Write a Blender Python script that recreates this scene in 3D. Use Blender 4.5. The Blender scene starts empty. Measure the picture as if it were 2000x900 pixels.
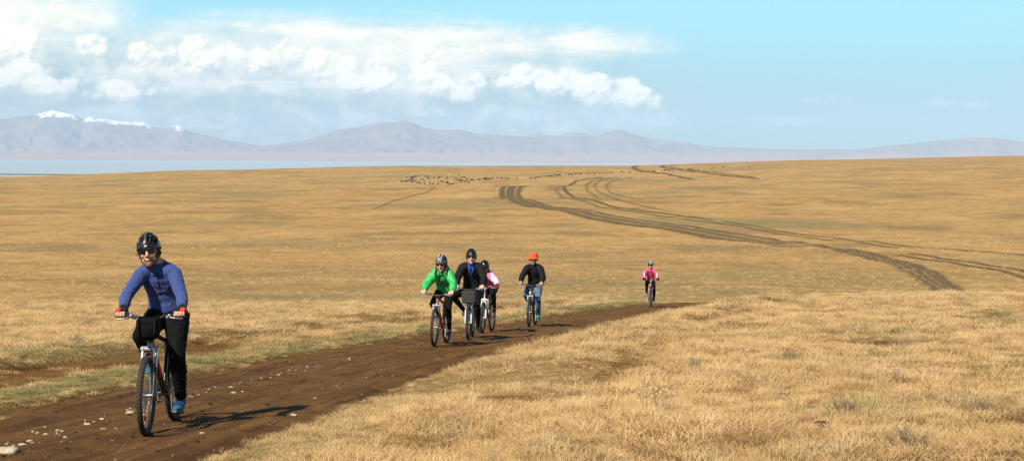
import bpy, bmesh, math, random
import numpy as np
from mathutils import Vector, Matrix, Euler

random.seed(7)
RNG = np.random.default_rng(11)
SC = bpy.context.scene
COL = SC.collection
R = math.radians
F = 2778.0            # focal length in photo pixels (50 mm on a 36 mm wide sensor)
ROLL = 0.0056         # the photographer held the camera a hair off level


# ------------------------------------------------------------------ noise
def _hash(ix, iy, iz, seed):
    h = (ix.astype(np.int64) * 374761393 + iy.astype(np.int64) * 668265263 + iz.astype(np.int64) * 1274126177 + seed * 974711) & 0x7fffffff
    h = ((h ^ (h >> 13)) * 1274126177) & 0x7fffffff
    h = ((h ^ (h >> 16)) * 668265263) & 0x7fffffff
    return ((h ^ (h >> 15)) & 0xffff) / 65535.0 * 2.0 - 1.0


def vnoise(x, y, z=0.0, seed=0):
    x, y, z = np.broadcast_arrays(np.asarray(x, float), np.asarray(y, float), np.asarray(z, float))
    ix, iy, iz = np.floor(x), np.floor(y), np.floor(z)
    fx, fy, fz = x - ix, y - iy, z - iz
    fx, fy, fz = [f * f * f * (f * (f * 6 - 15) + 10) for f in (fx, fy, fz)]
    r = 0
    for a in (0, 1):
        for b in (0, 1):
            for c in (0, 1):
                w = (fx if a else 1 - fx) * (fy if b else 1 - fy) * (fz if c else 1 - fz)
                r = r + w * _hash(ix + a, iy + b, iz + c, seed)
    return r


def fbm(x, y, z=0.0, octv=4, seed=0, gain=0.5):
    s, a, t = 0, 1.0, 0
    for k in range(octv):
        s = s + a * vnoise(np.asarray(x) * 2 ** k + 17.3 * k, np.asarray(y) * 2 ** k - 9.1 * k, np.asarray(z) * 2 ** k, seed + k)
        t += a
        a *= gain
    return s / t


def sstep(a, b, x):
    t = np.clip((np.asarray(x, float) - a) / (b - a), 0, 1)
    return t * t * (3 - 2 * t)


# ------------------------------------------------------------------ object bookkeeping
def tag(o, label=None, cat=None, group=None, kind=None):
    if label: o['label'] = label
    if cat: o['category'] = cat
    if group: o['group'] = group
    if kind: o['kind'] = kind
    return o


def empty(name, mat=None):
    o = bpy.data.objects.new(name, None)
    o.empty_display_size = 0.1
    COL.objects.link(o)
    if mat is not None:
        o.matrix_world = mat
    return o


class G:
    """collects shapes that become one mesh"""
    def __init__(s):
        s.v, s.f, s.sm, s.mi, s.n = [], [], [], [], 0

    def add(s, v, f, smooth=True, mi=0):
        v = np.asarray(v, float).reshape(-1, 3)
        s.v.append(v)
        for q in f:
            s.f.append([i + s.n for i in q])
            s.sm.append(smooth)
            s.mi.append(mi)
        s.n += len(v)
        return s

    def tube(s, pts, rad, n=10, up=None, cap=True, mi=0, smooth=True):
        P = [Vector(p) for p in pts]
        m = len(P)
        if not hasattr(rad, '__len__'):
            rad = [rad] * m
        vs, fs = [], []
        T = []
        for i in range(m):
            a, b = P[max(i - 1, 0)], P[min(i + 1, m - 1)]
            d = (b - a)
            T.append(d.normalized() if d.length > 1e-9 else Vector((0, 0, 1)))
        if up is None:
            up = Vector((0, 0, 1)) if abs(T[0].z) < 0.9 else Vector((1, 0, 0))
        u = (Vector(up) - T[0] * Vector(up).dot(T[0])).normalized()
        for i in range(m):
            u = (u - T[i] * u.dot(T[i])).normalized()
            w = T[i].cross(u)
            r = rad[i]
            ra, rb = (r if hasattr(r, '__len__') else (r, r))
            for k in range(n):
                a = 2 * math.pi * k / n
                q = P[i] + w * (math.cos(a) * ra) + u * (math.sin(a) * rb)
                vs.append((q.x, q.y, q.z))
        for i in range(m - 1):
            for k in range(n):
                k2 = (k + 1) % n
                fs.append((i * n + k, i * n + k2, (i + 1) * n + k2, (i + 1) * n + k))
        s.add(vs, fs, smooth, mi)
        if cap:
            s.add(vs[:n], [tuple(reversed(range(n)))], False, mi)
            s.add(vs[-n:], [tuple(range(n))], False, mi)
        return s

    def blob(s, c, r, rot=None, nu=16, nv=10, mi=0):
        r = r if hasattr(r, '__len__') else (r, r, r)
        vs, fs = [], []
        for j in range(nv + 1):
            t = math.pi * j / nv
            for k in range(nu):
                a = 2 * math.pi * k / nu
                vs.append((r[0] * math.sin(t) * math.cos(a), r[1] * math.sin(t) * math.sin(a), r[2] * math.cos(t)))
        for j in range(nv):
            for k in range(nu):
                k2 = (k + 1) % nu
                fs.append((j * nu + k, (j + 1) * nu + k, (j + 1) * nu + k2, j * nu + k2))
        vs = np.array(vs)
        if rot is not None:
            vs = vs @ np.array(rot.to_3x3()).T
        return s.add(vs + np.array(c), fs, True, mi)

    def box(s, c, size, rot=None, bev=0.0, mi=0):
        hx, hy, hz = [k / 2 for k in size]
        bm = bmesh.new()
        bmesh.ops.create_cube(bm, size=1)
        for v in bm.verts:
            v.co = Vector((v.co.x * 2 * hx, v.co.y * 2 * hy, v.co.z * 2 * hz))
        if bev:
            bmesh.ops.bevel(bm, geom=bm.edges[:], offset=bev, segments=3, affect='EDGES', profile=0.5)
        vs = np.array([v.co[:] for v in bm.verts])
        bm.verts.index_update()
        fs = [tuple(v.index for v in f.verts) for f in bm.faces]
        bm.free()
        if rot is not None:
            vs = vs @ np.array(rot.to_3x3()).T
        return s.add(vs + np.array(c), fs, bool(bev), mi)

    def torus(s, c, Rr, r, axis='y', nu=48, nv=10, rb=None, mi=0, a0=0, a1=2 * math.pi):
        rb = rb or r
        vs, fs = [], []
        closed = abs(a1 - a0 - 2 * math.pi) < 1e-6
        m = nu if closed else nu + 1
        for i in range(m):
            a = a0 + (a1 - a0) * i / nu
            for k in range(nv):
                b = 2 * math.pi * k / nv
                q = Rr + r * math.cos(b)
                vs.append((q * math.cos(a), rb * math.sin(b), q * math.sin(a)))
        for i in range(nu):
            i2 = (i + 1) % m
            for k in range(nv):
                k2 = (k + 1) % nv
                fs.append((i * nv + k, i * nv + k2, i2 * nv + k2, i2 * nv + k))
        return s.add(np.array(vs) + np.array(c), fs, True, mi)

    def xf(s, M):
        A = np.array(M)
        s.v = [v @ A[:3, :3].T + A[:3, 3] for v in s.v]
        return s

    def join(s, g):
        for q, sm, mi in zip(g.f, g.sm, g.mi):
            s.f.append([i + s.n for i in q]); s.sm.append(sm); s.mi.append(mi)
        s.v += g.v
        s.n += g.n
        return s

    def mesh(s, name):
        me = bpy.data.meshes.new(name)
        V = np.concatenate(s.v) if s.v else np.zeros((0, 3))
        me.from_pydata(V.tolist(), [], s.f)
        me.polygons.foreach_set('use_smooth', s.sm)
        me.polygons.foreach_set('material_index', s.mi)
        me.update()
        return me

    def build(s, name, mat, parent=None):
        me = s.mesh(name)
        for m in (mat if isinstance(mat, (list, tuple)) else [mat]):
            me.materials.append(m)
        o = bpy.data.objects.new(name, me)
        COL.objects.link(o)
        if parent is not None:
            o.parent = parent
        return o


def grid_mesh(name, V, nx, ny, mat, wrap=False, attrs=None):
    """V is (ny*nx, 3), rows first"""
    i = np.arange(ny - 1)[:, None] * nx
    k = np.arange(nx if wrap else nx - 1)[None, :]
    k2 = (k + 1) % nx
    fq = np.stack([i + k, i + k2, i + nx + k2, i + nx + k], -1).reshape(-1, 4)
    me = bpy.data.meshes.new(name)
    me.vertices.add(len(V))
    me.vertices.foreach_set('co', np.asarray(V, np.float32).ravel())
    me.loops.add(fq.size)
    me.loops.foreach_set('vertex_index', fq.ravel().astype(np.int32))
    me.polygons.add(len(fq))
    me.polygons.foreach_set('loop_start', (np.arange(len(fq)) * 4).astype(np.int32))
    me.polygons.foreach_set('use_smooth', np.ones(len(fq), bool))
    me.update(calc_edges=True)
    for an, av in (attrs or {}).items():
        at = me.attributes.new(an, 'FLOAT', 'POINT')
        at.data.foreach_set('value', np.asarray(av, np.float32).ravel())
    me.materials.append(mat)
    o = bpy.data.objects.new(name, me)
    COL.objects.link(o)
    return o


# ------------------------------------------------------------------ shader helpers
class S:
    """a scalar socket with arithmetic"""
    def __init__(s, nt, sock): s.nt, s.k = nt, sock
    def _m(s, op, b=None, c=None, swap=False):
        n = s.nt.nodes.new('ShaderNodeMath'); n.operation = op
        args = [s, b, c]
        if swap: args[0], args[1] = args[1], args[0]
        for i, a in enumerate(args):
            if a is None: continue
            if isinstance(a, S): s.nt.links.new(a.k, n.inputs[i])
            else: n.inputs[i].default_value = float(a)
        return S(s.nt, n.outputs[0])
    def __add__(s, b): return s._m('ADD', b)
    __radd__ = __add__
    def __sub__(s, b): return s._m('SUBTRACT', b)
    def __rsub__(s, b): return s._m('SUBTRACT', b, swap=True)
    def __mul__(s, b): return s._m('MULTIPLY', b)
    __rmul__ = __mul__
    def __truediv__(s, b): return s._m('DIVIDE', b)
    def max(s, b): return s._m('MAXIMUM', b)
    def min(s, b): return s._m('MINIMUM', b)
    def smax(s, b, k): return s._m('SMOOTH_MAX', b, k)
    def pow(s, b): return s._m('POWER', b)
    def abs(s): return s._m('ABSOLUTE')
    def clamp(s): return s.max(0.0).min(1.0)
    def step(s, a, b, t0=0.0, t1=1.0):
        n = s.nt.nodes.new('ShaderNodeMapRange'); n.interpolation_type = 'SMOOTHSTEP'
        s.nt.links.new(s.k, n.inputs[0])
        for i, q in enumerate((a, b, t0, t1)): n.inputs[1 + i].default_value = q
        return S(s.nt, n.outputs[0])


def _in(nt, sock, v):
    if isinstance(v, S): nt.links.new(v.k, sock)
    elif hasattr(v, 'is_output'): nt.links.new(v, sock)
    elif isinstance(v, (tuple, list)):
        sock.default_value = tuple(v) + ((1.0,) if len(v) == 3 and sock.type == 'RGBA' else ())
    else: sock.default_value = v


def mixc(nt, f, a, b, mode='MIX'):
    n = nt.nodes.new('ShaderNodeMix'); n.data_type = 'RGBA'; n.blend_type = mode
    _in(nt, n.inputs[0], f); _in(nt, n.inputs[6], a); _in(nt, n.inputs[7], b)
    return n.outputs[2]


def noise(nt, vec, scale, detail=4, rough=0.55, dist=0.0, lac=2.0, color=False):
    n = nt.nodes.new('ShaderNodeTexNoise')
    if vec is not None: nt.links.new(vec, n.inputs['Vector'])
    n.inputs['Scale'].default_value = scale; n.inputs['Detail'].default_value = detail
    n.inputs['Roughness'].default_value = rough; n.inputs['Distortion'].default_value = dist
    n.inputs['Lacunarity'].default_value = lac
    return n.outputs['Color'] if color else S(nt, n.outputs[0])


def comb(nt, x, y, z):
    n = nt.nodes.new('ShaderNodeCombineXYZ')
    for i, q in enumerate((x, y, z)): _in(nt, n.inputs[i], q)
    return n.outputs[0]


def pos(nt):
    return nt.nodes.new('ShaderNodeNewGeometry').outputs['Position']


def objco(nt):
    return nt.nodes.new('ShaderNodeTexCoord').outputs['Object']


def attr(nt, name):
    n = nt.nodes.new('ShaderNodeAttribute'); n.attribute_name = name
    return S(nt, n.outputs['Fac'])


def material(name, fn):
    m = bpy.data.materials.new(name); m.use_nodes = True
    nt = m.node_tree
    p = nt.nodes['Principled BSDF']
    fn(nt, p)
    return m


def bump(nt, p, h, strength=0.5, dist=0.02):
    n = nt.nodes.new('ShaderNodeBump')
    n.inputs['Strength'].default_value = strength; n.inputs['Distance'].default_value = dist
    nt.links.new(h.k, n.inputs['Height'])
    nt.links.new(n.outputs[0], p.inputs['Normal'])


def simple(name, col, rough=0.6, metal=0.0, spec=0.5, var=0.12, scale=40.0, bmp=0.0, sheen=0.0):
    """one material of one thing, with a little wear so it is never one flat value"""
    def fn(nt, p):
        n = noise(nt, objco(nt), scale, 4, 0.6)
        f = n.step(0.3, 0.7)
        a = tuple(max(0, c * (1 - var)) for c in col); b = tuple(min(1, c * (1 + var)) for c in col)
        _in(nt, p.inputs['Base Color'], mixc(nt, f, a, b))
        _in(nt, p.inputs['Roughness'], n * 0.2 + (rough - 0.1))
        p.inputs['Metallic'].default_value = metal
        p.inputs['Specular IOR Level'].default_value = spec
        if sheen: p.inputs['Sheen Weight'].default_value = sheen
        if bmp: bump(nt, p, noise(nt, objco(nt), scale * 3, 3, 0.6), bmp, 0.004)
    return material(name, fn)
HAZE = 3.8e-5
EXPO = 0.5
SUN_AZ_DEG = 39
DENOISE = True
# ------------------------------------------------------------------ lie of the land
def ray(px, row):
    u, v = (px - 1000) / F, (309 - row) / F
    return np.array([u - ROLL * v, 1.0, v + ROLL * u])


def road_x(y):
    """centre line of the near dirt road"""
    y = np.asarray(y, float)
    return np.interp(y, RY, RX)


_ky = np.array([-60, -20, 0, 5, 11.8, 18, 25.7, 33.5, 42, 52.8, 62, 80, 110, 150])
_kx = np.array([-9.0, -6.2, -4.75, -4.35, -3.62, -2.78, -1.45, 0.35, 2.5, 5.35, 8.6, 17.5, 40, 80])
RY = np.linspace(-60, 150, 900)
RX = np.interp(RY, _ky, _kx)
_k = np.hanning(41); _k /= _k.sum()
RX = np.convolve(np.pad(RX, 20, mode='edge'), _k, 'valid')
ROADW = 1.62

_P = np.array([-1400, -500, 0, 400, 800, 1200, 1600, 2000, 2500, 3400.])
_Y = np.array([75, 100, 150, 200, 280, 400, 550, 700, 760, 850, 1000, 1150, 1300, 1500, 1800, 2300, 3000, 3600.])
_C = [300, 300, 277, 238, 192, 140, 95, 65, 54.5, 56.5, 41, 28.5, 20, 14, 16, 30, 64, 75]
_D = np.array([
    [300, 300, 280, 245, 200, 148, 112, 92, 86, 78, 70, 64, 60, 56, 58, 62, 68, 78],
    [300, 300, 280, 245, 200, 148, 108, 86, 79, 72, 63, 57, 52, 47, 50, 57, 68, 78],
    [300, 300, 278, 243, 198, 146, 104, 81, 74, 67, 58, 52, 47, 42.5, 46, 55, 67, 78],
    [300, 300, 277, 241, 195, 143, 100, 74, 66, 67, 52, 42, 35, 27, 31, 44, 65, 76],
    [300, 300, 277, 239, 193, 141, 96, 69, 59.5, 61.5, 47, 33, 24, 16.5, 19, 34, 64, 75],
    _C,
    [300, 300, 276, 236, 190, 138, 92, 60, 51, 41, 26, 15, 7, 0.6, 2.5, 18, 55, 72],
    [300, 300, 276, 236, 188, 136, 88, 54, 44, 33, 17, 5, -3, -9.6, -8, 5, 45, 70],
    [300, 300, 276, 236, 188, 134, 85, 50, 39, 26, 9, -4, -12, -19, -18, -5, 35, 65],
    [300, 300, 276, 236, 188, 132, 82, 46, 34, 20, 2, -12, -22, -30, -30, -18, 25, 60]])
_LY = np.log(_Y)


def _catmull(xk, fk, x):
    """smooth interpolation of rows fk (n knots on axis 0)"""
    m = np.gradient(fk, xk, axis=0)
    i = np.clip(np.searchsorted(xk, x) - 1, 0, len(xk) - 2)
    h = xk[i + 1] - xk[i]
    t = (x - xk[i]) / h
    return i, h, t, m


def far_h(x, y):
    yy = np.clip(y, 60, 3600)
    px = np.clip(1000 + F * x / np.maximum(y, 1), -1390, 3390)
    # columns
    D = np.empty((len(_P),) + yy.shape)
    ly = np.log(yy)
    i, h, t, m = _catmull(_LY, _D.T, ly)
    t2, t3 = t * t, t * t * t
    for c in range(len(_P)):
        f, mm = _D[c], m[:, c]
        D[c] = ((2 * t3 - 3 * t2 + 1) * f[i] + (t3 - 2 * t2 + t) * h * mm[i] + (-2 * t3 + 3 * t2) * f[i + 1] + (t3 - t2) * h * mm[i + 1])
    j = np.clip(np.searchsorted(_P, px) - 1, 0, len(_P) - 2)
    s = (px - _P[j]) / (_P[j + 1] - _P[j])
    s = s * s * (3 - 2 * s) * 0.5 + s * 0.5
    a = np.take_along_axis(D, j[None], 0)[0]; b = np.take_along_axis(D, (j + 1)[None], 0)[0]
    return (a * (1 - s) + b * s) / F * yy


def base_near(x, y):
    """height of the near slope that carries the road (no bank, no relief)"""
    yy = np.asarray(y, float)
    h = 1.40 + 0.0775 * yy
    h = np.where(yy < 6, 1.40 + 0.0775 * 6 - (6 - yy) * 0.02, h)
    dx = np.clip(x - road_x(yy), -60, 60)
    return -(h) + 0.013 * dx


def side_relief(x, y):
    """banks, the old rut on the left, grassy hummocks"""
    dx = x - road_x(y)
    z = 0.30 * sstep(1.5, 4.2, dx)
    z = z + 0.03 * sstep(-1.6, -2.2, dx) - 0.03 * sstep(-2.5, -3.0, dx) * sstep(-4.6, -4.0, dx) * sstep(32, 20, y)
    z = z + 0.16 * sstep(-4.2, -4.8, dx) * sstep(-9, -5, dx)
    off = sstep(1.5, 2.3, np.abs(dx))
    z = z + off * (0.05 * fbm(x * 0.9, y * 0.9, 0, 3, 5) + 0.07 * fbm(x * 0.28, y * 0.28, 0, 2, 9))
    # shallow overgrown wheel rut through the right-hand grass
    rx = np.interp(y, [5, 9, 12, 16, 22, 30, 42, 60], [-1.2, -0.4, 0.35, 1.2, 2.3, 4.2, 7.8, 12.5])
    z = z - 0.11 * np.exp(-((x - rx) / 0.55) ** 2) * sstep(6, 9, y)
    return z


def land(x, y, relief=True, bed=True):
    x, y = np.broadcast_arrays(np.asarray(x, float), np.asarray(y, float))
    zn = base_near(x, y) + side_relief(x, y)
    if bed:   # the road sheet lies in a shallow bed
        dx = np.abs(x - road_x(y))
        zn = zn - 0.07 * sstep(ROADW + 0.25, ROADW - 0.25, dx)
    zf = -far_h(x, y)
    crest = 58 + 3.0 * vnoise(x * 0.06, 3.3, 0, 4)
    w = sstep(crest, crest + 26, y)
    z = zn * (1 - w) + zf * w
    if relief:
        a = sstep(75, 170, y)
        z = z + a * (0.75 * fbm(x / 85, y / 46, 0, 2, 21) + 0.34 * fbm(x / 30, y / 17, 0, 2, 33) + 0.07 * fbm(x / 7, y / 6, 0, 2, 40)) * (1 - 0.75 * sstep(900, 1400, y))
    return z


def ground_at(px, row):
    """where the sight line through a photo pixel meets the smooth ground"""
    d = ray(px, row)
    ys = np.exp(np.linspace(math.log(4.0), math.log(2600), 5000))
    zs = land(d[0] * ys, ys, relief=False, bed=False)
    hit = np.nonzero(d[2] * ys <= zs)[0]
    if len(hit) == 0:
        k = np.argmax(zs / ys)
        return d[0] * ys[k], ys[k]
    k = hit[0]
    return d[0] * ys[k], ys[k]


LAKE_Z = -60.0

# ------------------------------------------------------------------ colours of the steppe
def steppe_colour(nt, P):
    """dry autumn grass: straw, tan, rusty and greenish patches"""
    n1 = noise(nt, P, 0.035, 5, 0.6)
    n2 = noise(nt, P, 0.16, 4, 0.6, 0.6)
    n3 = noise(nt, P, 1.1, 4, 0.65)
    n4 = noise(nt, P, 0.012, 3, 0.5)
    c = mixc(nt, n2.step(0.34, 0.66), (0.44, 0.262, 0.096), (0.59, 0.372, 0.152))
    c = mixc(nt, n1.step(0.50, 0.66) * 0.8, c, (0.30, 0.197, 0.088))
    c = mixc(nt, n4.step(0.50, 0.66) * 0.65, c, (0.29, 0.237, 0.108))
    c = mixc(nt, n1.step(0.44, 0.32) * 0.6, c, (0.66, 0.43, 0.185))
    c = mixc(nt, n3.step(0.52, 0.74) * 0.5, c, (0.30, 0.185, 0.078))
    n5 = noise(nt, P, 0.42, 6, 0.72)
    c = mixc(nt, n5.step(0.55, 0.70) * 0.6, c, (0.23, 0.15, 0.062))
    c = mixc(nt, n5.step(0.43, 0.31) * 0.5, c, (0.68, 0.46, 0.21))
    return c


def soil_colour(nt, P):
    a = noise(nt, P, 1.3, 5, 0.6)
    b = noise(nt, P, 14.0, 4, 0.65)
    c = mixc(nt, a.step(0.36, 0.64), (0.112, 0.048, 0.0105), (0.182, 0.083, 0.020))
    c = mixc(nt, b.step(0.50, 0.75) * 0.5, c, (0.23, 0.112, 0.030))
    return c


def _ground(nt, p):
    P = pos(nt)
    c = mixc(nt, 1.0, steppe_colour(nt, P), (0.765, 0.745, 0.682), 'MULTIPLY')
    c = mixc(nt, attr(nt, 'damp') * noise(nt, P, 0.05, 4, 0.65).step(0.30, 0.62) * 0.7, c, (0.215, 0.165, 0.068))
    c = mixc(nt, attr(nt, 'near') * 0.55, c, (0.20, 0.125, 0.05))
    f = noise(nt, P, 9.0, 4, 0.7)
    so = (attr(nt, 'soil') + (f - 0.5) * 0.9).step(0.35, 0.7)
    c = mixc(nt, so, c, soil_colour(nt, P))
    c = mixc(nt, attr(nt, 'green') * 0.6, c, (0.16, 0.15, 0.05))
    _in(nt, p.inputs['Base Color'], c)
    p.inputs['Roughness'].default_value = 1.0
    p.inputs['Specular IOR Level'].default_value = 0.1
    h = noise(nt, P, 2.2, 5, 0.75) * 0.6 + noise(nt, P, 14.0, 3, 0.7) * 0.25
    bump(nt, p, h, 0.9, 0.25)


M_GROUND = material('dry_steppe', _ground)

# masks on the ground (bare soil, greener verge) as functions of position
def soil_mask(x, y):
    dx = x - road_x(y)
    m = sstep(ROADW + 0.55, ROADW - 0.1, np.abs(dx))
    rut = sstep(-2.7, -3.0, dx) * sstep(-4.7, -4.2, dx) * sstep(31, 22, y) * (0.85 + 0.5 * fbm(x * 0.7, y * 0.35, 0, 3, 71))
    bank = 0.9 * np.exp(-((dx + 6.9 + 0.7 * vnoise(y * 0.3, 1.0, 0, 6)) / 0.75) ** 2) * sstep(-0.05, 0.2, fbm(x * 0.6, y * 0.6, 0, 3, 77)) * sstep(32, 24, y)
    bare = 0.8 * sstep(0.24, 0.5, fbm(x * 0.55, y * 0.55, 0, 3, 78)) * sstep(ROADW, 2.6, dx)
    rx = np.interp(y, [5, 9, 12, 16, 22, 30, 42, 60], [-1.2, -0.4, 0.35, 1.2, 2.3, 4.2, 7.8, 12.5])
    old = 0.55 * np.exp(-((x - rx) / 0.42) ** 2) * sstep(-0.2, 0.15, fbm(x * 0.7, y * 0.5, 0, 3, 79)) * sstep(10, 13, y) * sstep(26, 20, y)
    return np.clip(np.maximum.reduce([m, rut, bank, bare, old]), 0, 1) * sstep(75, 60, y)


def green_mask(x, y):
    dx = x - road_x(y)
    g = np.exp(-((dx + 2.25) / 0.60) ** 2)
    g2 = 0.75 * np.exp(-((dx + 4.95) / 0.45) ** 2) * sstep(34, 20, y)
    g3 = 0.5 * sstep(0.12, 0.45, fbm(x * 0.35, y * 0.35, 0, 3, 90))
    g4 = 0.35 * np.exp(-((dx - 2.0) / 0.5) ** 2)
    return np.clip(np.maximum.reduce([g, g2, g3, g4]), 0, 1) * sstep(75, 60, y)


def build_ground():
    az = np.concatenate([np.linspace(-180, -30, 61)[:-1], np.linspace(-30, 30, 561), np.linspace(30, 180, 61)[1:-1]])
    r = np.concatenate([np.linspace(0.4, 4, 10)[:-1], np.exp(np.linspace(math.log(4), math.log(90), 420))[:-1],
                        np.exp(np.linspace(math.log(90), math.log(3800), 560))])
    A, Rr = np.meshgrid(R(1) * az, r)
    # rings are measured by depth in front, by radius elsewhere
    k = 1 / np.maximum(np.cos(np.clip(np.abs(A), 0, R(40))), 0.2)
    k = np.where(np.abs(A) < R(40), k, 1 / math.cos(R(40)))
    X, Y = np.sin(A) * Rr * k, np.cos(A) * Rr * k
    Z = land(X, Y)
    V = np.stack([X, Y, Z], -1).reshape(-1, 3)
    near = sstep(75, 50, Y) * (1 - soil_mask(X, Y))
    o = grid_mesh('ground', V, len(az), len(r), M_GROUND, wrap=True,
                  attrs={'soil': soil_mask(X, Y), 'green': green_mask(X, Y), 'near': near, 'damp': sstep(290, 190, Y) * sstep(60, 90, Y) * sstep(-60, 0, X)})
    tag(o, 'rolling dry golden grassland of the steppe', None, None, 'structure')
    return o


GROUND = build_ground()

# ------------------------------------------------------------------ near dirt road
def road_relief(s, x, y):
    z = -0.045 * np.exp(-((s - 0.62) / 0.30) ** 2) - 0.045 * np.exp(-((s + 0.72) / 0.30) ** 2)
    z = z + 0.015 * fbm(x * 1.6, y * 0.7, 0, 3, 50) + 0.012 * fbm(x * 7, y * 3.5, 0, 3, 55) + 0.006 * fbm(x * 22, y * 16, 0, 2, 56)
    e = sstep(1.25, 1.95, np.abs(s) + 0.16 * vnoise(x * 0.9, y * 0.9, 0, 60) + 0.10 * vnoise(x * 3.1, y * 3.1, 0, 61))
    return z - 0.10 * e + 0.012


def road_z(x, y):
    return base_near(x, y) + road_relief(x - road_x(y), x, y)


def _road(nt, p):
    P = pos(nt)
    s, t = attr(nt, 'across'), attr(nt, 'along')
    q = comb(nt, s * 3.2, t * 0.16, 0.0)
    band = noise(nt, q, 2.1, 6, 0.68)
    fine = noise(nt, P, 26.0, 5, 0.7)
    c = soil_colour(nt, P)
    c = mixc(nt, band.step(0.50, 0.64) * 0.7, c, (0.245, 0.118, 0.032))
    c = mixc(nt, band.step(0.47, 0.34) * 0.7, c, (0.070, 0.030, 0.007))
    c = mixc(nt, fine.step(0.58, 0.72) * 0.55, c, (0.26, 0.135, 0.048))
    c = mixc(nt, fine.step(0.40, 0.30) * 0.5, c, (0.03, 0.016, 0.008))
    _in(nt, p.inputs['Base Color'], c)
    p.inputs['Roughness'].default_value = 0.95
    p.inputs['Specular IOR Level'].default_value = 0.2
    h = noise(nt, P, 18.0, 5, 0.75) + noise(nt, P, 70.0, 4, 0.75) * 0.7 + band * 1.4
    bump(nt, p, h, 1.0, 0.035)


M_ROAD = material('packed_brown_soil', _road)


def build_road():
    ys = np.exp(np.linspace(math.log(3.0), math.log(78), 900))
    ss = np.linspace(-2.05, 2.05, 97)
    Sg, Yg = np.meshgrid(ss, ys)
    Xg = road_x(Yg) + Sg
    Z = base_near(Xg, Yg) + road_relief(Sg, Xg, Yg)
    w = sstep(58, 70, Yg)
    Z = Z * (1 - w) + (land(Xg, Yg) + 0.02) * w
    arc = np.cumsum(np.r_[0, np.hypot(np.diff(ys), np.diff(road_x(ys)))])
    o = grid_mesh('dirt_road', np.stack([Xg, Yg, Z], -1).reshape(-1, 3), len(ss), len(ys), M_ROAD,
                  attrs={'across': Sg, 'along': np.repeat(arc, len(ss))})
    tag(o, 'brown dirt road of packed soil that the cyclists ride along', None, None, 'structure')
    return o


ROAD = build_road()

# ------------------------------------------------------------------ vehicle tracks on the far slope
def _track(lo, hi, green=0.0):
    def fn(nt, p):
        P = pos(nt)
        n = noise(nt, P, 0.35, 4, 0.65)
        e = attr(nt, 'edge')
        f = ((n - 0.5) * 0.7 + e).step(0.15, 0.6) * (hi - lo) + lo
        c = mixc(nt, f, mixc(nt, 1.0, steppe_colour(nt, P), (0.765, 0.745, 0.682), 'MULTIPLY'), mixc(nt, noise(nt, P, 0.8, 3).step(0.35, 0.65), (0.100, 0.064, 0.027), (0.155, 0.104, 0.046)))
        if green: c = mixc(nt, green, c, (0.20, 0.175, 0.055))
        _in(nt, p.inputs['Base Color'], c)
        p.inputs['Roughness'].default_value = 1.0
        p.inputs['Specular IOR Level'].default_value = 0.1
    return fn


M_TRACK = material('worn_track_soil', _track(0.35, 1.0))
M_FAINT = material('faint_track', _track(0.05, 0.6, 0.15))
M_PATH = material('barely_worn_path', _track(0.0, 0.09, 0.06))
M_MEDIAN = material('brown_track_middle', _track(0.2, 0.66, 0.22))


def strip(name, left, right, mat, label, lift=0.05, nw=5):
    """a strip of ground between two pixel-traced edges, draped on the land"""
    def dense(pl):
        w = np.array([ground_at(*q) for q in pl])
        t = np.r_[0, np.cumsum(np.hypot(*np.diff(w, axis=0).T))]
        return w, t
    wl, tl = dense(left); wr, tr = dense(right)
    n = int(max(tl[-1], tr[-1]) / 2.0) + 8
    n = min(n, 900)
    u = np.linspace(0, 1, n)
    def res(w, t):
        q = np.stack([np.interp(u * t[-1], t, w[:, i]) for i in (0, 1)], -1)
        k = min(25, n // 6 * 2 + 1)
        h = np.hanning(k + 2)[1:-1]; h /= h.sum()
        return np.stack([np.convolve(np.r_[[q[0, i]] * (k // 2), q[:, i], [q[-1, i]] * (k // 2)], h, 'valid') for i in (0, 1)], -1)
    L, Rr = res(wl, tl), res(wr, tr)
    s = np.linspace(0, 1, nw)
    Q = L[:, None] * (1 - s[None, :, None]) + Rr[:, None] * s[None, :, None]
    jit = 0.25 * vnoise(Q[..., 0] * 0.2, Q[..., 1] * 0.2, 0, 8)
    X, Y = Q[..., 0] + jit, Q[..., 1]
    Z = land(X, Y) + lift + 0.00022 * Y
    e = 1 - np.abs(s * 2 - 1) ** 2
    E = np.repeat(e[None], n, 0) * sstep(0, 0.04, u)[:, None] * sstep(1, 0.96, u)[:, None]
    o = grid_mesh(name, np.stack([X, Y, Z], -1).reshape(-1, 3), nw, n, mat, attrs={'edge': E})
    tag(o, label, None, None, 'structure')
    return o


def rut(name, pl, wpx0, wpx1, mat, label):
    m = len(pl)
    half = [(wpx0 + (wpx1 - wpx0) * i / (m - 1)) / 2 for i in range(m)]
    # metres of width at that distance, kept between a tyre and a lane
    C = np.array([ground_at(*q) for q in pl])
    if 361 < pl[0][1] < 368:      # these tracks run on over the rise, out of sight
        d0 = C[0] - C[1]; d0 = d0 / np.linalg.norm(d0)
        C = np.concatenate([[C[0] + d0 * 150 + np.array([25, 0]), C[0] + d0 * 70 + np.array([6, 0])], C])
        half = [half[0], half[0]] + half
    L, Rr = [], []
    d = np.gradient(C, axis=0); d /= np.linalg.norm(d, axis=1)[:, None] + 1e-9
    nrm = np.stack([d[:, 1], -d[:, 0]], -1)
    for c, nn, hw in zip(C, nrm, half):
        L.append(c - nn * hw); Rr.append(c + nn * hw)
    return _strip_world(name, np.array(L), np.array(Rr), mat, label)


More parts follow.
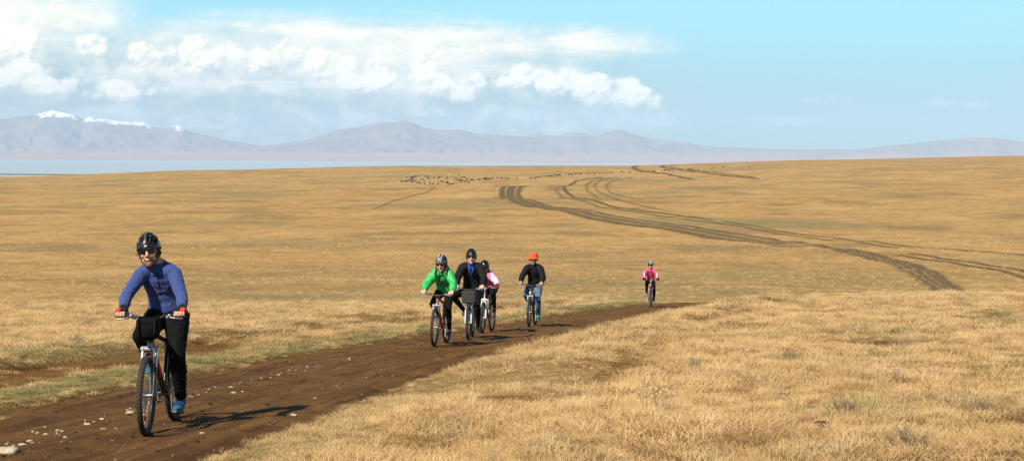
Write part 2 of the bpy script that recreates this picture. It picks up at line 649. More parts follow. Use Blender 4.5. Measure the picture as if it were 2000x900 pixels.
def _strip_world(name, wl, wr, mat, label, lift=0.05, nw=5):
    t = np.r_[0, np.cumsum(np.hypot(*np.diff((wl + wr) / 2, axis=0).T))]
    n = int(np.clip(t[-1] / 2.0 + 8, 20, 900))
    u = np.linspace(0, t[-1], n)
    def res(w):
        q = np.stack([np.interp(u, t, w[:, i]) for i in (0, 1)], -1)
        k = min(31, n // 6 * 2 + 1)
        h = np.hanning(k + 2)[1:-1]; h /= h.sum()
        return np.stack([np.convolve(np.r_[[q[0, i]] * (k // 2), q[:, i], [q[-1, i]] * (k // 2)], h, 'valid') for i in (0, 1)], -1)
    L, Rr = res(wl), res(wr)
    s = np.linspace(0, 1, nw)
    Q = L[:, None] * (1 - s[None, :, None]) + Rr[:, None] * s[None, :, None]
    X = Q[..., 0] + 0.25 * vnoise(Q[..., 0] * 0.2, Q[..., 1] * 0.2, 0, 8); Y = Q[..., 1]
    Z = land(X, Y) + lift + 0.00022 * Y
    uu = u / u[-1]
    E = np.repeat((1 - np.abs(s * 2 - 1) ** 2)[None], n, 0) * sstep(0, 0.04, uu)[:, None] * sstep(1, 0.96, uu)[:, None]
    o = grid_mesh(name, np.stack([X, Y, Z], -1).reshape(-1, 3), nw, n, mat, attrs={'edge': E})
    tag(o, label, None, None, 'structure')
    return o


A_L = [(985, 366), (980, 373), (981, 381), (989, 389), (1012, 399), (1051, 405), (1116, 417.6), (1168, 428), (1220, 437), (1272, 442), (1324, 450), (1376, 458), (1415, 464), (1480, 472), (1552, 486)]
A_R = [(1018, 366), (1011, 374), (1012, 381), (1020, 388), (1042, 397), (1073, 403), (1142, 413), (1194, 421), (1272, 431), (1324, 438), (1402, 450), (1480, 459), (1520, 466), (1562, 476), (1600, 484)]
A_C = [((a[0] + b[0]) / 2, (a[1] + b[1]) / 2) for a, b in zip(A_L, A_R)]
_T = 'curving wheel track on the far slope, '
strip('track_median', [(x + 4, y + 0.2) for x, y in A_L], [(x - 3, y - 0.2) for x, y in A_R], M_MEDIAN, 'grassy brown middle of the curving far track', 0.03)
rut('dirt_track', A_L, 3.4, 5.5, M_TRACK, _T + 'lower dark rut')
rut('dirt_track', A_R, 2.8, 3.8, M_TRACK, _T + 'upper dark rut')
rut('dirt_track', A_C, 5.5, 3.4, M_TRACK, _T + 'middle rut')
rut('dirt_track', [(1440, 455), (1502, 462), (1552, 472), (1594, 482), (1636, 488), (1678, 499), (1720, 507), (1748, 517), (1776, 525), (1804, 536), (1840, 560), (1852, 570)], 3.2, 3.0, M_TRACK, 'far track sweeping down to the right, lower rut')
strip('dirt_track', [(1640, 488.5), (1682, 500), (1720, 508), (1748, 519), (1776, 526), (1806, 540), (1836, 560), (1846, 570)],
      [(1642, 485), (1692, 492), (1734, 502), (1790, 516), (1838, 528), (1862, 540), (1884, 555), (1902, 571)], M_TRACK, 'wide brown fan of the track behind the grassy crest')
D_ = [(1728, 499), (1776, 501), (1832, 511), (1888, 519), (1958, 527), (2000, 536), (2060, 548)]
rut('dirt_track', D_, 1.7, 1.5, M_TRACK, 'side track running off to the right edge, lower rut')
rut('dirt_track', [(x + 30, y - 2) for x, y in D_], 1.5, 1.5, M_TRACK, 'side track running off to the right edge, upper rut')
E_ = [(1108, 362.5), (1100, 369), (1111, 379), (1142, 390), (1181, 401), (1220, 406), (1259, 412), (1324, 419), (1402, 429), (1440, 434), (1496, 444), (1552, 454), (1594, 457), (1636, 459), (1678, 471), (1720, 476), (1790, 485), (1860, 487), (1940, 499), (2000, 503), (2060, 508)]
rut('dirt_track', E_[:9], 2.6, 2.4, M_TRACK, 'second curving track above the main one, right rut')
rut('dirt_track', E_[8:], 2.2, 1.8, M_FAINT, 'second track crossing the slope towards the right edge, upper rut')
E2 = [(1087, 366), (1085, 373), (1100, 384), (1129, 393), (1168, 403), (1212, 410), (1255, 416), (1324, 424), (1402, 434), (1440, 439), (1496, 449), (1552, 458), (1610, 464), (1678, 475), (1720, 481), (1770, 486)]
rut('dirt_track', E2[:8], 3.2, 2.4, M_FAINT, 'second curving track above the main one, left rut')
rut('dirt_track', E2[7:], 2.2, 1.8, M_FAINT, 'second track crossing the slope towards the right edge, lower rut')
rut('dirt_track', [(1068, 366), (1066, 373), (1078, 381), (1100, 390)], 2.6, 1.6, M_PATH, 'faint pale track left of the second curve')
rut('dirt_track', [(1142, 362), (1146, 372), (1168, 384), (1207, 394), (1250, 402), (1300, 408)], 1.8, 1.6, M_FAINT, 'third faint curving track on the slope')
rut('dirt_track', [(1158, 362), (1162, 370), (1184, 380), (1225, 391)], 1.5, 1.3, M_FAINT, 'fourth faint curving track on the slope')
rut('dirt_track', [(1181, 362.5), (1186, 372), (1220, 383), (1262, 391)], 1.4, 1.2, M_FAINT, 'outermost faint curving track on the slope')
rut('dirt_track', [(962, 367), (966, 378), (978, 389), (1000, 399)], 1.4, 1.2, M_PATH, 'thin worn line left of the main curve')
rut('dirt_track', [(1244, 324.6), (1238, 326.5), (1237, 329), (1244, 331.5), (1254, 334.5), (1280, 337.5), (1305, 341), (1324, 345.5), (1340, 349), (1352, 352.5)], 6, 3.6, M_TRACK, 'dark track dropping from the far skyline, left one')
rut('dirt_track', [(1302, 323), (1293, 325), (1293, 327), (1306, 329.5), (1336, 332.5), (1361, 336), (1392, 340), (1430, 345), (1482, 351)], 5, 4.6, M_TRACK, 'dark track dropping from the far skyline, right one')
rut('dirt_track', [(1318, 322.5), (1308, 325), (1314, 328), (1345, 331), (1380, 335), (1420, 340), (1478, 348)], 3, 3, M_FAINT, 'faint upper track beside the right skyline track')
rut('dirt_track', [(868, 364), (835, 373), (800, 382), (768, 392), (740, 404), (724, 412)], 3.0, 2.0, M_PATH, 'faint path climbing towards the grazing herd')

# ------------------------------------------------------------------ lake, far shore, mountains
def _water(nt, p):
    P = pos(nt)
    _in(nt, p.inputs['Base Color'], (0.37, 0.43, 0.46))
    p.inputs['Roughness'].default_value = 0.45
    p.inputs['IOR'].default_value = 1.33
    h = noise(nt, P, 0.02, 6, 0.7)
    bump(nt, p, h, 0.35, 4.0)


M_WATER = material('lake_water', _water)
g = G()
xs = np.linspace(-17000, 17000, 35); yl = np.array([2100, 3000, 5000, 9000, 14000, 20500.])
X, Y = np.meshgrid(xs, yl)
tag(grid_mesh('lake', np.stack([X, Y, X * 0 + LAKE_Z], -1).reshape(-1, 3), len(xs), len(yl), M_WATER), 'pale blue lake beyond the grassland', None, None, 'structure')

# low flat spit at the left lake edge
_sx = np.linspace(-2400, -1050, 40); _sy = np.linspace(0, 1, 7)
X = np.repeat(_sx[None], 7, 0)
taper = sstep(-1050, -1500, _sx) * 300 + 20
Y = 4520 + (_sy[:, None] - 0.5) * taper[None] + 60 * vnoise(_sx / 260, 2.0, 0, 3)[None]
Z = LAKE_Z + 1.6 * np.sin(np.pi * _sy)[:, None] ** 0.5 + X * 0 - 0.3
M_SPIT = simple('marshy_shore', (0.13, 0.13, 0.05), 1.0, 0, 0.1, 0.3, 0.01)
tag(grid_mesh('shore_spit', np.stack([X, Y, Z], -1).reshape(-1, 3), 40, 7, M_SPIT), 'low dark spit of shore reaching into the lake', None, None, 'structure')


def _mount(snow_lo, snow_hi, rock=((0.20, 0.15, 0.125), (0.265, 0.195, 0.15))):
    def fn(nt, p):
        P = pos(nt)
        n = noise(nt, P, 0.0012, 6, 0.62)
        m = noise(nt, P, 0.0004, 4, 0.6)
        c = mixc(nt, n.step(0.36, 0.64), rock[0], rock[1])
        z = S(nt, nt.nodes.new('ShaderNodeSeparateXYZ').outputs[2])
        nt.links.new(P, z.k.node.inputs[0])
        c = mixc(nt, (z + (m - 0.5) * 200).step(190, 0) * 0.7, c, (0.40, 0.25, 0.17))
        if snow_lo is not None:
            xx = S(nt, z.k.node.outputs[0])
            nf = noise(nt, P, 0.006, 5, 0.7)
            c = mixc(nt, (z + xx * 0.1 + (n - 0.5) * 160 + (nf - 0.5) * 380).step(snow_lo, snow_hi), c, (0.97, 0.96, 0.93))
        _in(nt, p.inputs['Base Color'], c)
        p.inputs['Roughness'].default_value = 1.0
        p.inputs['Specular IOR Level'].default_value = 0.0
    return fn


def mountain(name, prof, dist, depth, mat, label, rough=1.0, seed=0, px0=None, px1=None):
    """a range whose crest line has the heights in prof [(photo px, photo row)], standing `dist` metres away"""
    prof = np.array(prof, float)
    px0 = prof[0, 0] if px0 is None else px0; px1 = prof[-1, 0] if px1 is None else px1
    nx, ny = 460, 70
    u = np.linspace(px0, px1, nx)
    row = np.interp(u, prof[:, 0], prof[:, 1])
    hor = 309 + ROLL * (u - 1000)
    H = np.maximum((hor - row) / F * dist - LAKE_Z, 5)          # crest height over the lake
    x_c = (u - 1000) / F * dist
    t = np.linspace(0, 1.6, ny)                                  # 0 foot, 1 crest, 1.6 back
    T, XX = np.meshgrid(t, x_c, indexing='ij')
    Hc = np.repeat(H[None], ny, 0)
    Y = dist - depth + T * depth
    up = np.clip(T, 0, 1)
    shape = 0.16 * up + 0.84 * up ** 2.2
    back = 1 - 0.9 * sstep(1.0, 1.6, T)
    rid = 1 - np.abs(fbm(XX / 900 + 3.1, Y / 1500, 0, 5, seed + 2, 0.55))
    rid = (rid - 0.80) * 1.8
    k = rough * np.sin(np.pi * np.clip(T, 0, 1)) ** 0.8 * 0.34
    Z = Hc * (shape * back + k * rid * (0.3 + shape))
    # crest jaggedness follows the traced line, plus small teeth
    Z = Z + Hc * 0.035 * rough * fbm(XX / 240, Y / 300, 0, 4, seed + 9) * sstep(0.5, 1.0, T)
    cap = Hc * (0.985 + 0.03 * rough * fbm(XX / 300, 1.0, 0, 4, seed + 12))
    Z = np.minimum(Z, cap * np.clip(T + 0.02, 0, 1))
    Z = np.maximum(Z, -4)
    Xw = XX * (Y / dist)
    o = grid_mesh(name, np.stack([Xw, Y, LAKE_Z + Z], -1).reshape(-1, 3), nx, ny, mat)
    tag(o, label, None, None, 'structure')
    return o


M_SNOW = material('snowy_rock', _mount(-165, -95))
M_ROCK = material('hazy_rock', _mount(None, None))
M_PLAIN = material('pinkish_foothills', _mount(None, None, ((0.30, 0.19, 0.13), (0.42, 0.27, 0.19))))
mountain('snowy_mountains', [(-420, 250), (-250, 240), (-120, 228), (-40, 236), (0, 231), (30, 228), (50, 225), (72, 220), (88, 217), (103, 214), (116, 217), (130, 220), (146, 226), (158, 231), (176, 228), (192, 231), (206, 231), (222, 235), (240, 237), (262, 238), (280, 238), (300, 247), (322, 250), (336, 246), (347, 244), (360, 249), (374, 257), (395, 261), (420, 268), (450, 275), (490, 282), (540, 287), (620, 291), (760, 298)],
         29000, 4200, M_SNOW, 'snow-capped hazy mountains at the left beyond the lake', 1.0, 3)
mountain('mountain_range', [(400, 300), (460, 290), (520, 284), (560, 279), (600, 272), (628, 263), (655, 254), (690, 249), (712, 246), (738, 239), (760, 237), (792, 235), (806, 238), (822, 247), (850, 253), (880, 252), (902, 253), (930, 260), (960, 262), (1000, 265), (1030, 267), (1060, 269), (1090, 266), (1130, 266), (1150, 268), (1168, 264), (1184, 257), (1203, 253), (1218, 254), (1240, 262), (1270, 270), (1300, 272), (1340, 278), (1380, 285), (1440, 288), (1500, 291), (1560, 292), (1620, 291), (1680, 293), (1800, 298), (2000, 305)],
         25500, 3600, M_ROCK, 'long hazy brown mountain range across the lake', 0.9, 21)
mountain('distant_peaks', [(940, 282), (1000, 268), (1036, 262), (1050, 258), (1066, 263), (1084, 265), (1104, 259), (1122, 257), (1142, 260), (1162, 266), (1200, 272), (1300, 284), (1420, 296)],
         30800, 2600, M_ROCK, 'pale blue far peaks showing above the long range', 0.8, 31)
mountain('eastern_hills', [(1480, 306), (1560, 299), (1640, 295), (1700, 289), (1740, 284), (1790, 278), (1840, 274), (1880, 270), (1908, 268), (1940, 269), (1965, 271), (2000, 277), (2060, 280), (2150, 276), (2300, 270), (2500, 280)],
         22500, 2600, M_ROCK, 'low hazy blue hills above the right skyline', 0.8, 41)
mountain('far_shore', [(-500, 298), (-200, 297), (0, 294), (150, 297), (300, 294), (480, 297), (640, 298), (800, 299), (960, 302), (1150, 304), (1400, 305), (1700, 306), (2100, 306), (2500, 304)],
         22300, 2500, M_PLAIN, 'flat pinkish far shore of the lake', 0.35, 51)
# ------------------------------------------------------------------ grass: tufts scattered over the ground (uncountable)
def _blade(col_fn, trans=0.3):
    def fn(nt, p):
        c = col_fn(nt)
        _in(nt, p.inputs['Base Color'], c)
        p.inputs['Roughness'].default_value = 0.75
        p.inputs['Specular IOR Level'].default_value = 0.25
        tr = nt.nodes.new('ShaderNodeBsdfTranslucent'); _in(nt, tr.inputs['Color'], c)
        mx = nt.nodes.new('ShaderNodeMixShader'); mx.inputs[0].default_value = trans
        out = [n for n in nt.nodes if n.type == 'OUTPUT_MATERIAL'][0]
        nt.links.new(p.outputs[0], mx.inputs[1]); nt.links.new(tr.outputs[0], mx.inputs[2])
        nt.links.new(mx.outputs[0], out.inputs[0])
    return fn


def _rand(nt):
    return S(nt, nt.nodes.new('ShaderNodeObjectInfo').outputs['Random'])


def _dry(nt):
    P = pos(nt); r = _rand(nt)
    c = steppe_colour(nt, P)
    c = mixc(nt, r.step(0.55, 1.0) * 0.55, c, (0.74, 0.50, 0.225))
    c = mixc(nt, r.step(0.42, 0.0) * 0.55, c, (0.40, 0.22, 0.085))
    c = mixc(nt, noise(nt, P, 0.55, 4, 0.6).step(0.50, 0.68) * 0.5, c, (0.50, 0.27, 0.105))
    c = mixc(nt, noise(nt, P, 0.85, 4, 0.65).step(0.52, 0.66) * 0.55, c, (0.36, 0.29, 0.145))
    c = mixc(nt, noise(nt, P, 1.5, 4, 0.65).step(0.54, 0.68) * 0.5, c, (0.62, 0.42, 0.26))
    c = mixc(nt, noise(nt, P, 0.12, 3, 0.6).step(0.50, 0.64) * 0.35, c, (0.40, 0.27, 0.13))
    return mixc(nt, 1.0, mixc(nt, 0.30, c, (0.84, 0.57, 0.27)), (1.03, 1.075, 1.14), 'MULTIPLY')


def _green(nt):
    P = pos(nt); r = _rand(nt)
    c = mixc(nt, r, (0.22, 0.205, 0.075), (0.38, 0.31, 0.13))
    return mixc(nt, noise(nt, P, 1.2, 3).step(0.4, 0.7) * 0.5, c, (0.42, 0.31, 0.12))


M_DRY = material('dry_grass_blades', _blade(_dry))
M_GREEN = material('green_grass_blades', _blade(_green))


def tuft(name, coll, mat, nb, rad, h0, h1, lean, width, rng, droop=0.5):
    V, Fq = [], []
    for _ in range(nb):
        a = rng.uniform(0, 2 * math.pi); q = rad * math.sqrt(rng.uniform(0, 1))
        bx, by = q * math.cos(a), q * math.sin(a)
        d = a + rng.normal(0, 0.9)
        ln = rng.uniform(h0, h1); le = abs(rng.normal(lean, 0.25))
        w = width * rng.uniform(0.7, 1.3)
        fx, fy = math.cos(d), math.sin(d)
        px_, py_ = -fy, fx
        th = rng.uniform(-0.6, 0.6)
        px_, py_ = px_ * math.cos(th) - py_ * math.sin(th), px_ * math.sin(th) + py_ * math.cos(th)
        b = len(V)
        for t, ww in ((0, 1.0), (0.45, 0.8), (0.8, 0.45)):
            ang = le * (0.6 + droop * t)
            r_ = ln * t * math.sin(ang); z = ln * t * math.cos(ang)
            V.append((bx + fx * r_ - px_ * w * ww / 2, by + fy * r_ - py_ * w * ww / 2, z - 0.01))
            V.append((bx + fx * r_ + px_ * w * ww / 2, by + fy * r_ + py_ * w * ww / 2, z - 0.01))
        ang = le * (0.6 + droop)
        V.append((bx + fx * ln * math.sin(ang), by + fy * ln * math.sin(ang), ln * math.cos(ang) - 0.01))
        Fq += [(b, b + 1, b + 3, b + 2), (b + 2, b + 3, b + 5, b + 4), (b + 4, b + 5, b + 6)]
    me = bpy.data.meshes.new(name); me.from_pydata(V, [], Fq); me.materials.append(mat)
    o = bpy.data.objects.new(name, me); coll.objects.link(o)
    return o


def scatter(name, coll, X, Y, scl, idx, label, sink=0.0, tilt=0.16, zk=1.0):
    n = len(X)
    Z = land(X, Y) - sink
    me = bpy.data.meshes.new(name)
    me.vertices.add(n)
    me.vertices.foreach_set('co', np.stack([X, Y, Z], -1).astype(np.float32).ravel())
    at = me.attributes.new('rot', 'FLOAT_VECTOR', 'POINT')
    rot = np.stack([RNG.normal(0, tilt, n), RNG.normal(0, tilt, n), RNG.uniform(0, 6.283, n)], -1)
    at.data.foreach_set('vector', rot.astype(np.float32).ravel())
    at = me.attributes.new('scl', 'FLOAT_VECTOR', 'POINT')
    s3 = np.stack([scl, scl, scl * zk * RNG.uniform(0.7, 1.3, n)], -1)
    at.data.foreach_set('vector', s3.astype(np.float32).ravel())
    at = me.attributes.new('idx', 'INT', 'POINT'); at.data.foreach_set('value', idx.astype(np.int32))
    o = bpy.data.objects.new(name, me); COL.objects.link(o)
    ng = bpy.data.node_groups.new(name + '_nodes', 'GeometryNodeTree')
    ng.interface.new_socket('Geometry', in_out='INPUT', socket_type='NodeSocketGeometry')
    ng.interface.new_socket('Geometry', in_out='OUTPUT', socket_type='NodeSocketGeometry')
    gi = ng.nodes.new('NodeGroupInput'); go = ng.nodes.new('NodeGroupOutput')
    ci = ng.nodes.new('GeometryNodeCollectionInfo'); ci.inputs['Collection'].default_value = coll
    ci.inputs['Separate Children'].default_value = True; ci.inputs['Reset Children'].default_value = True
    ip = ng.nodes.new('GeometryNodeInstanceOnPoints'); ip.inputs['Pick Instance'].default_value = True
    def na(nm, ty):
        q = ng.nodes.new('GeometryNodeInputNamedAttribute'); q.data_type = ty; q.inputs['Name'].default_value = nm
        return q.outputs['Attribute']
    L = ng.links
    L.new(gi.outputs[0], ip.inputs['Points']); L.new(ci.outputs[0], ip.inputs['Instance'])
    L.new(na('idx', 'INT'), ip.inputs['Instance Index']); L.new(na('rot', 'FLOAT_VECTOR'), ip.inputs['Rotation'])
    L.new(na('scl', 'FLOAT_VECTOR'), ip.inputs['Scale']); L.new(ip.outputs[0], go.inputs[0])
    md = o.modifiers.new('scatter', 'NODES'); md.node_group = ng
    tag(o, label, None, None, 'stuff')
    return o


_rg = np.random.default_rng(5)
dry_c = bpy.data.collections.new('dry_tufts')
for k in range(5):
    tuft('dry_tuft_%d' % k, dry_c, M_DRY, 110, 0.13, 0.06, 0.15, 0.75, 0.0034, _rg)
tuft('dry_tuft_5', dry_c, M_DRY, 55, 0.07, 0.10, 0.24, 0.45, 0.0040, _rg)      # taller bunch
tuft('dry_tuft_6', dry_c, M_DRY, 70, 0.15, 0.03, 0.075, 1.1, 0.0045, _rg)      # low mat
tuft('dry_tuft_7', dry_c, M_DRY, 10, 0.05, 0.20, 0.36, 0.25, 0.0030, _rg, 0.25)  # thin stalks
grn_c = bpy.data.collections.new('green_tufts')
for k in range(3):
    tuft('green_tuft_%d' % k, grn_c, M_GREEN, 80, 0.12, 0.05, 0.13, 0.6, 0.0042, _rg)

PX, PY, PS = [], [], []
for y0, y1, den, sc_ in ((2.5, 12, 105, 0.92), (12, 22, 66, 1.05), (22, 36, 32, 1.4), (36, 66, 16, 1.9)):
    n = int(den * 0.9 * (y1 ** 2 - y0 ** 2) / 2)
    yy = np.sqrt(RNG.uniform(y0 ** 2, y1 ** 2, n)); xx = RNG.uniform(-0.45, 0.45, n) * yy
    PX.append(xx); PY.append(yy); PS.append(np.full(n, sc_))
PX, PY, PS = map(np.concatenate, (PX, PY, PS))
PS *= RNG.uniform(0.75, 1.25, len(PX))
soil = soil_mask(PX, PY)
edge = np.abs(PX - road_x(PY)) + 0.16 * vnoise(PX * 0.9, PY * 0.9, 0, 60) + 0.10 * vnoise(PX * 3.1, PY * 3.1, 0, 61)
keep = (edge > 1.62) & (RNG.uniform(0, 1, len(PX)) > np.where(np.abs(PX - road_x(PY)) > 2.0, np.where(soil > 0.4, 0.97, soil * 1.3), 0.25))
PX, PY, PS = PX[keep], PY[keep], PS[keep]
# clumpy heights and thin patches
cl_ = fbm(PX * 0.8, PY * 0.8, 0, 3, 88)
thin = fbm(PX * 0.33, PY * 0.33, 0, 3, 89)
keep = RNG.uniform(0, 1, len(PX)) > 0.75 * sstep(0.15, 0.5, thin)
PX, PY, PS, cl_, thin = PX[keep], PY[keep], PS[keep], cl_[keep], thin[keep]
dist_e = np.abs(PX - road_x(PY)) - ROADW
PS = PS * (1 + 0.55 * cl_) * (0.62 + 0.38 * sstep(0.0, 0.9, dist_e))
gm = green_mask(PX, PY)
isg = RNG.uniform(0, 1, len(PX)) < gm * 0.95
idx = RNG.choice([0, 1, 2, 3, 4, 5, 6, 7], len(PX), p=[.165, .165, .165, .165, .16, .06, .10, .02])
idx = np.where((thin > 0.2) & (RNG.uniform(0, 1, len(PX)) < 0.6), 6, idx)
q = ~isg
scatter('dry_grass', dry_c, PX[q], PY[q], PS[q], idx[q], 'dry golden grass covering the near slope beside the road', zk=0.37)
scatter('green_grass', grn_c, PX[isg], PY[isg], PS[isg] * 0.9, RNG.integers(0, 3, isg.sum()), 'short greenish grass along the road verge', zk=0.36)

# bigger clumps give the far slope its nap
n = 36000
yy = np.sqrt(RNG.uniform(120 ** 2, 380 ** 2, n)); xx = RNG.uniform(-0.40, 0.40, n) * yy
scatter('far_grass', dry_c, xx, yy, RNG.uniform(1.4, 3.2, n), RNG.integers(0, 7, n), 'dry grass on the slope across the valley', 0.02, zk=0.6)
# ------------------------------------------------------------------ bicycles and riders
V3 = Vector


def remesh(g, voxel, smooth=3, fac=0.5):
    me = g.mesh('tmp')
    o = bpy.data.objects.new('tmp', me); COL.objects.link(o)
    md = o.modifiers.new('r', 'REMESH'); md.mode = 'VOXEL'; md.voxel_size = voxel; md.adaptivity = 0
    if smooth:
        sm = o.modifiers.new('s', 'SMOOTH'); sm.iterations = smooth; sm.factor = fac
    dg = bpy.context.evaluated_depsgraph_get(); dg.update()
    ev = o.evaluated_get(dg).to_mesh()
    n = len(ev.vertices)
    v = np.empty(n * 3); ev.vertices.foreach_get('co', v); v = v.reshape(-1, 3)
    nr = np.empty(n * 3); ev.vertices.foreach_get('normal', nr); nr = nr.reshape(-1, 3)
    f = [tuple(p.vertices) for p in ev.polygons]
    o.evaluated_get(dg).to_mesh_clear()
    bpy.data.objects.remove(o); bpy.data.meshes.remove(me)
    return v, nr, f


def cloth(v, nr, amp, freq, seed, extra=None):
    """folds: ridged noise pushed along the normals, deeper where extra says"""
    a = 1 - np.abs(fbm(v[:, 0] * freq, v[:, 1] * freq * 0.8, v[:, 2] * freq * 1.3, 3, seed)) * 2
    b = fbm(v[:, 0] * freq * 0.4, v[:, 1] * freq * 0.4, v[:, 2] * freq * 0.4, 2, seed + 5)
    k = amp * (a * 0.6 + b * 0.6)
    if extra is not None: k = k * extra(v)
    return v + nr * k[:, None]


def skin_mesh(name, v, f, mats, parent, paint=None, drop=None, solid=0.0):
    v = np.asarray(v)
    mi = None
    if paint or drop:
        cen = np.array([v[list(q)].mean(0) for q in f])
        if drop is not None:
            kp = ~drop(cen)
            f = [q for q, k in zip(f, kp) if k]; cen = cen[kp]
        if paint is not None: mi = paint(cen)
    me = bpy.data.meshes.new(name)
    me.from_pydata(v.tolist(), [], f)
    if drop is not None:
        bm = bmesh.new(); bm.from_mesh(me)
        bmesh.ops.delete(bm, geom=[q for q in bm.verts if not q.link_faces], context='VERTS')
        bm.to_mesh(me); bm.free()
    me.polygons.foreach_set('use_smooth', [True] * len(me.polygons))
    if mi is not None: me.polygons.foreach_set('material_index', np.asarray(mi, np.int32))
    for m in (mats if isinstance(mats, (list, tuple)) else [mats]): me.materials.append(m)
    me.update()
    o = bpy.data.objects.new(name, me); COL.objects.link(o); o.parent = parent
    if solid:
        md = o.modifiers.new('thick', 'SOLIDIFY'); md.thickness = solid; md.offset = -1
    return o


def ik(a, b, l1, l2, pole):
    a, b = V3(a), V3(b)
    d = b - a; L = min(d.length, (l1 + l2) * 0.999)
    d.normalize()
    x = (l1 * l1 - l2 * l2 + L * L) / (2 * L)
    h = math.sqrt(max(l1 * l1 - x * x, 0))
    p = V3(pole); p = (p - d * p.dot(d)).normalized()
    return a + d * x + p * h


def lerp(a, b, t): return V3(a) * (1 - t) + V3(b) * t


# ---- materials shared by the bicycles
M_TYRE = simple('dusty_tyre_rubber', (0.055, 0.045, 0.036), 0.85, 0, 0.3, 0.35, 30)
M_RIM = simple('black_rim', (0.02, 0.02, 0.022), 0.45, 0.2, 0.5, 0.2, 30)
M_STEEL = simple('bright_steel', (0.62, 0.62, 0.61), 0.25, 1.0, 0.5, 0.12, 60)
M_ALLOY = simple('grey_alloy', (0.42, 0.42, 0.43), 0.35, 1.0, 0.5, 0.15, 60)
M_PLASTIC = simple('black_plastic', (0.018, 0.018, 0.019), 0.45, 0, 0.5, 0.2, 60)
M_RUBBER = simple('black_grip_rubber', (0.022, 0.021, 0.02), 0.8, 0, 0.3, 0.2, 60, 0.3)
M_ORANGE = simple('orange_reflector', (0.75, 0.16, 0.03), 0.25, 0, 0.6, 0.1, 50)
M_WHITE = simple('white_plastic', (0.78, 0.78, 0.76), 0.35, 0, 0.5, 0.05, 50)
M_LENS = simple('clear_lamp_lens', (0.85, 0.86, 0.86), 0.12, 0.4, 0.8, 0.03, 50)
M_CHAIN = simple('oily_chain_steel', (0.10, 0.095, 0.09), 0.45, 0.9, 0.5, 0.25, 80)

H0 = V3((0.44, 0, 0.88)); SAX = V3((-0.325, 0, 0.946)).normalized()
AX_F = V3((0.657, 0, 0.336)); AX_R = V3((-0.43, 0, 0.336)); BB = V3((0, 0, 0.29)); CR = 0.17


def steer_matrix(deg):
    return Matrix.Translation(H0) @ Matrix.Rotation(R(deg), 4, SAX) @ Matrix.Translation(-H0)


def pedal_pos(phi, side):
    """phi: left crank measured from straight down, forward positive; side +1 left"""
    s = 1 if side > 0 else -1
    return V3((BB.x + s * CR * math.sin(phi), side * 0.13, BB.z - s * CR * math.cos(phi)))


_WH = {}


def wheel_meshes():
    if _WH: return _WH
    w = G(); w.tube([(0, -0.052, 0), (0, -0.03, 0), (0, 0.03, 0), (0, 0.052, 0)], [0.02, 0.016, 0.016, 0.02], 12, up=(0, 0, 1))
    w.tube([(0, -0.068, 0), (0, 0.068, 0)], 0.006, 8, up=(0, 0, 1))
    for k in range(32):
        a = 2 * math.pi * k / 32; sd = 1 if k % 2 else -1
        a2 = a + (0.42 if (k // 2) % 2 else -0.42)
        w.tube([(0.02 * math.cos(a2), sd * 0.03, 0.02 * math.sin(a2)), (0.272 * math.cos(a), sd * 0.004, 0.272 * math.sin(a))], 0.0013, 5)
    _WH['hub'] = w.mesh('wheel'); _WH['hub'].materials.append(M_STEEL)
    t = G(); t.torus((0, 0, 0), 0.308, 0.0245, nu=72, nv=12)
    for k in range(84):
        a = 2 * math.pi * k / 84
        for j, off in enumerate((-0.62, -0.22, 0.22, 0.62) if k % 2 else (-0.42, 0.0, 0.42)):
            rr = 0.308 + 0.0265 * math.cos(off * 1.5); yy = 0.0265 * math.sin(off * 1.5)
            rot = Matrix.Rotation(-a, 4, 'Y') @ Matrix.Rotation(off * 1.5, 4, 'Z')
            t.box((rr * math.cos(a), yy, rr * math.sin(a)), (0.008, 0.008, 0.013), rot)
    _WH['tyre'] = t.mesh('tyre'); _WH['tyre'].materials.append(M_TYRE)
    r_ = G(); r_.torus((0, 0, 0), 0.276, 0.011, nu=64, nv=8, rb=0.012)
    _WH['rim'] = r_.mesh('rim'); _WH['rim'].materials.append(M_RIM)
    d = G(); d.box((0.21, 0.012, 0), (0.026, 0.016, 0.085), None, 0.005)
    _WH['reflector'] = d.mesh('reflector'); _WH['reflector'].materials.append(M_ORANGE)
    return _WH


def mobj(name, me, parent, mat=None):
    o = bpy.data.objects.new(name, me); COL.objects.link(o); o.parent = parent
    if mat is not None: o.matrix_local = mat
    return o


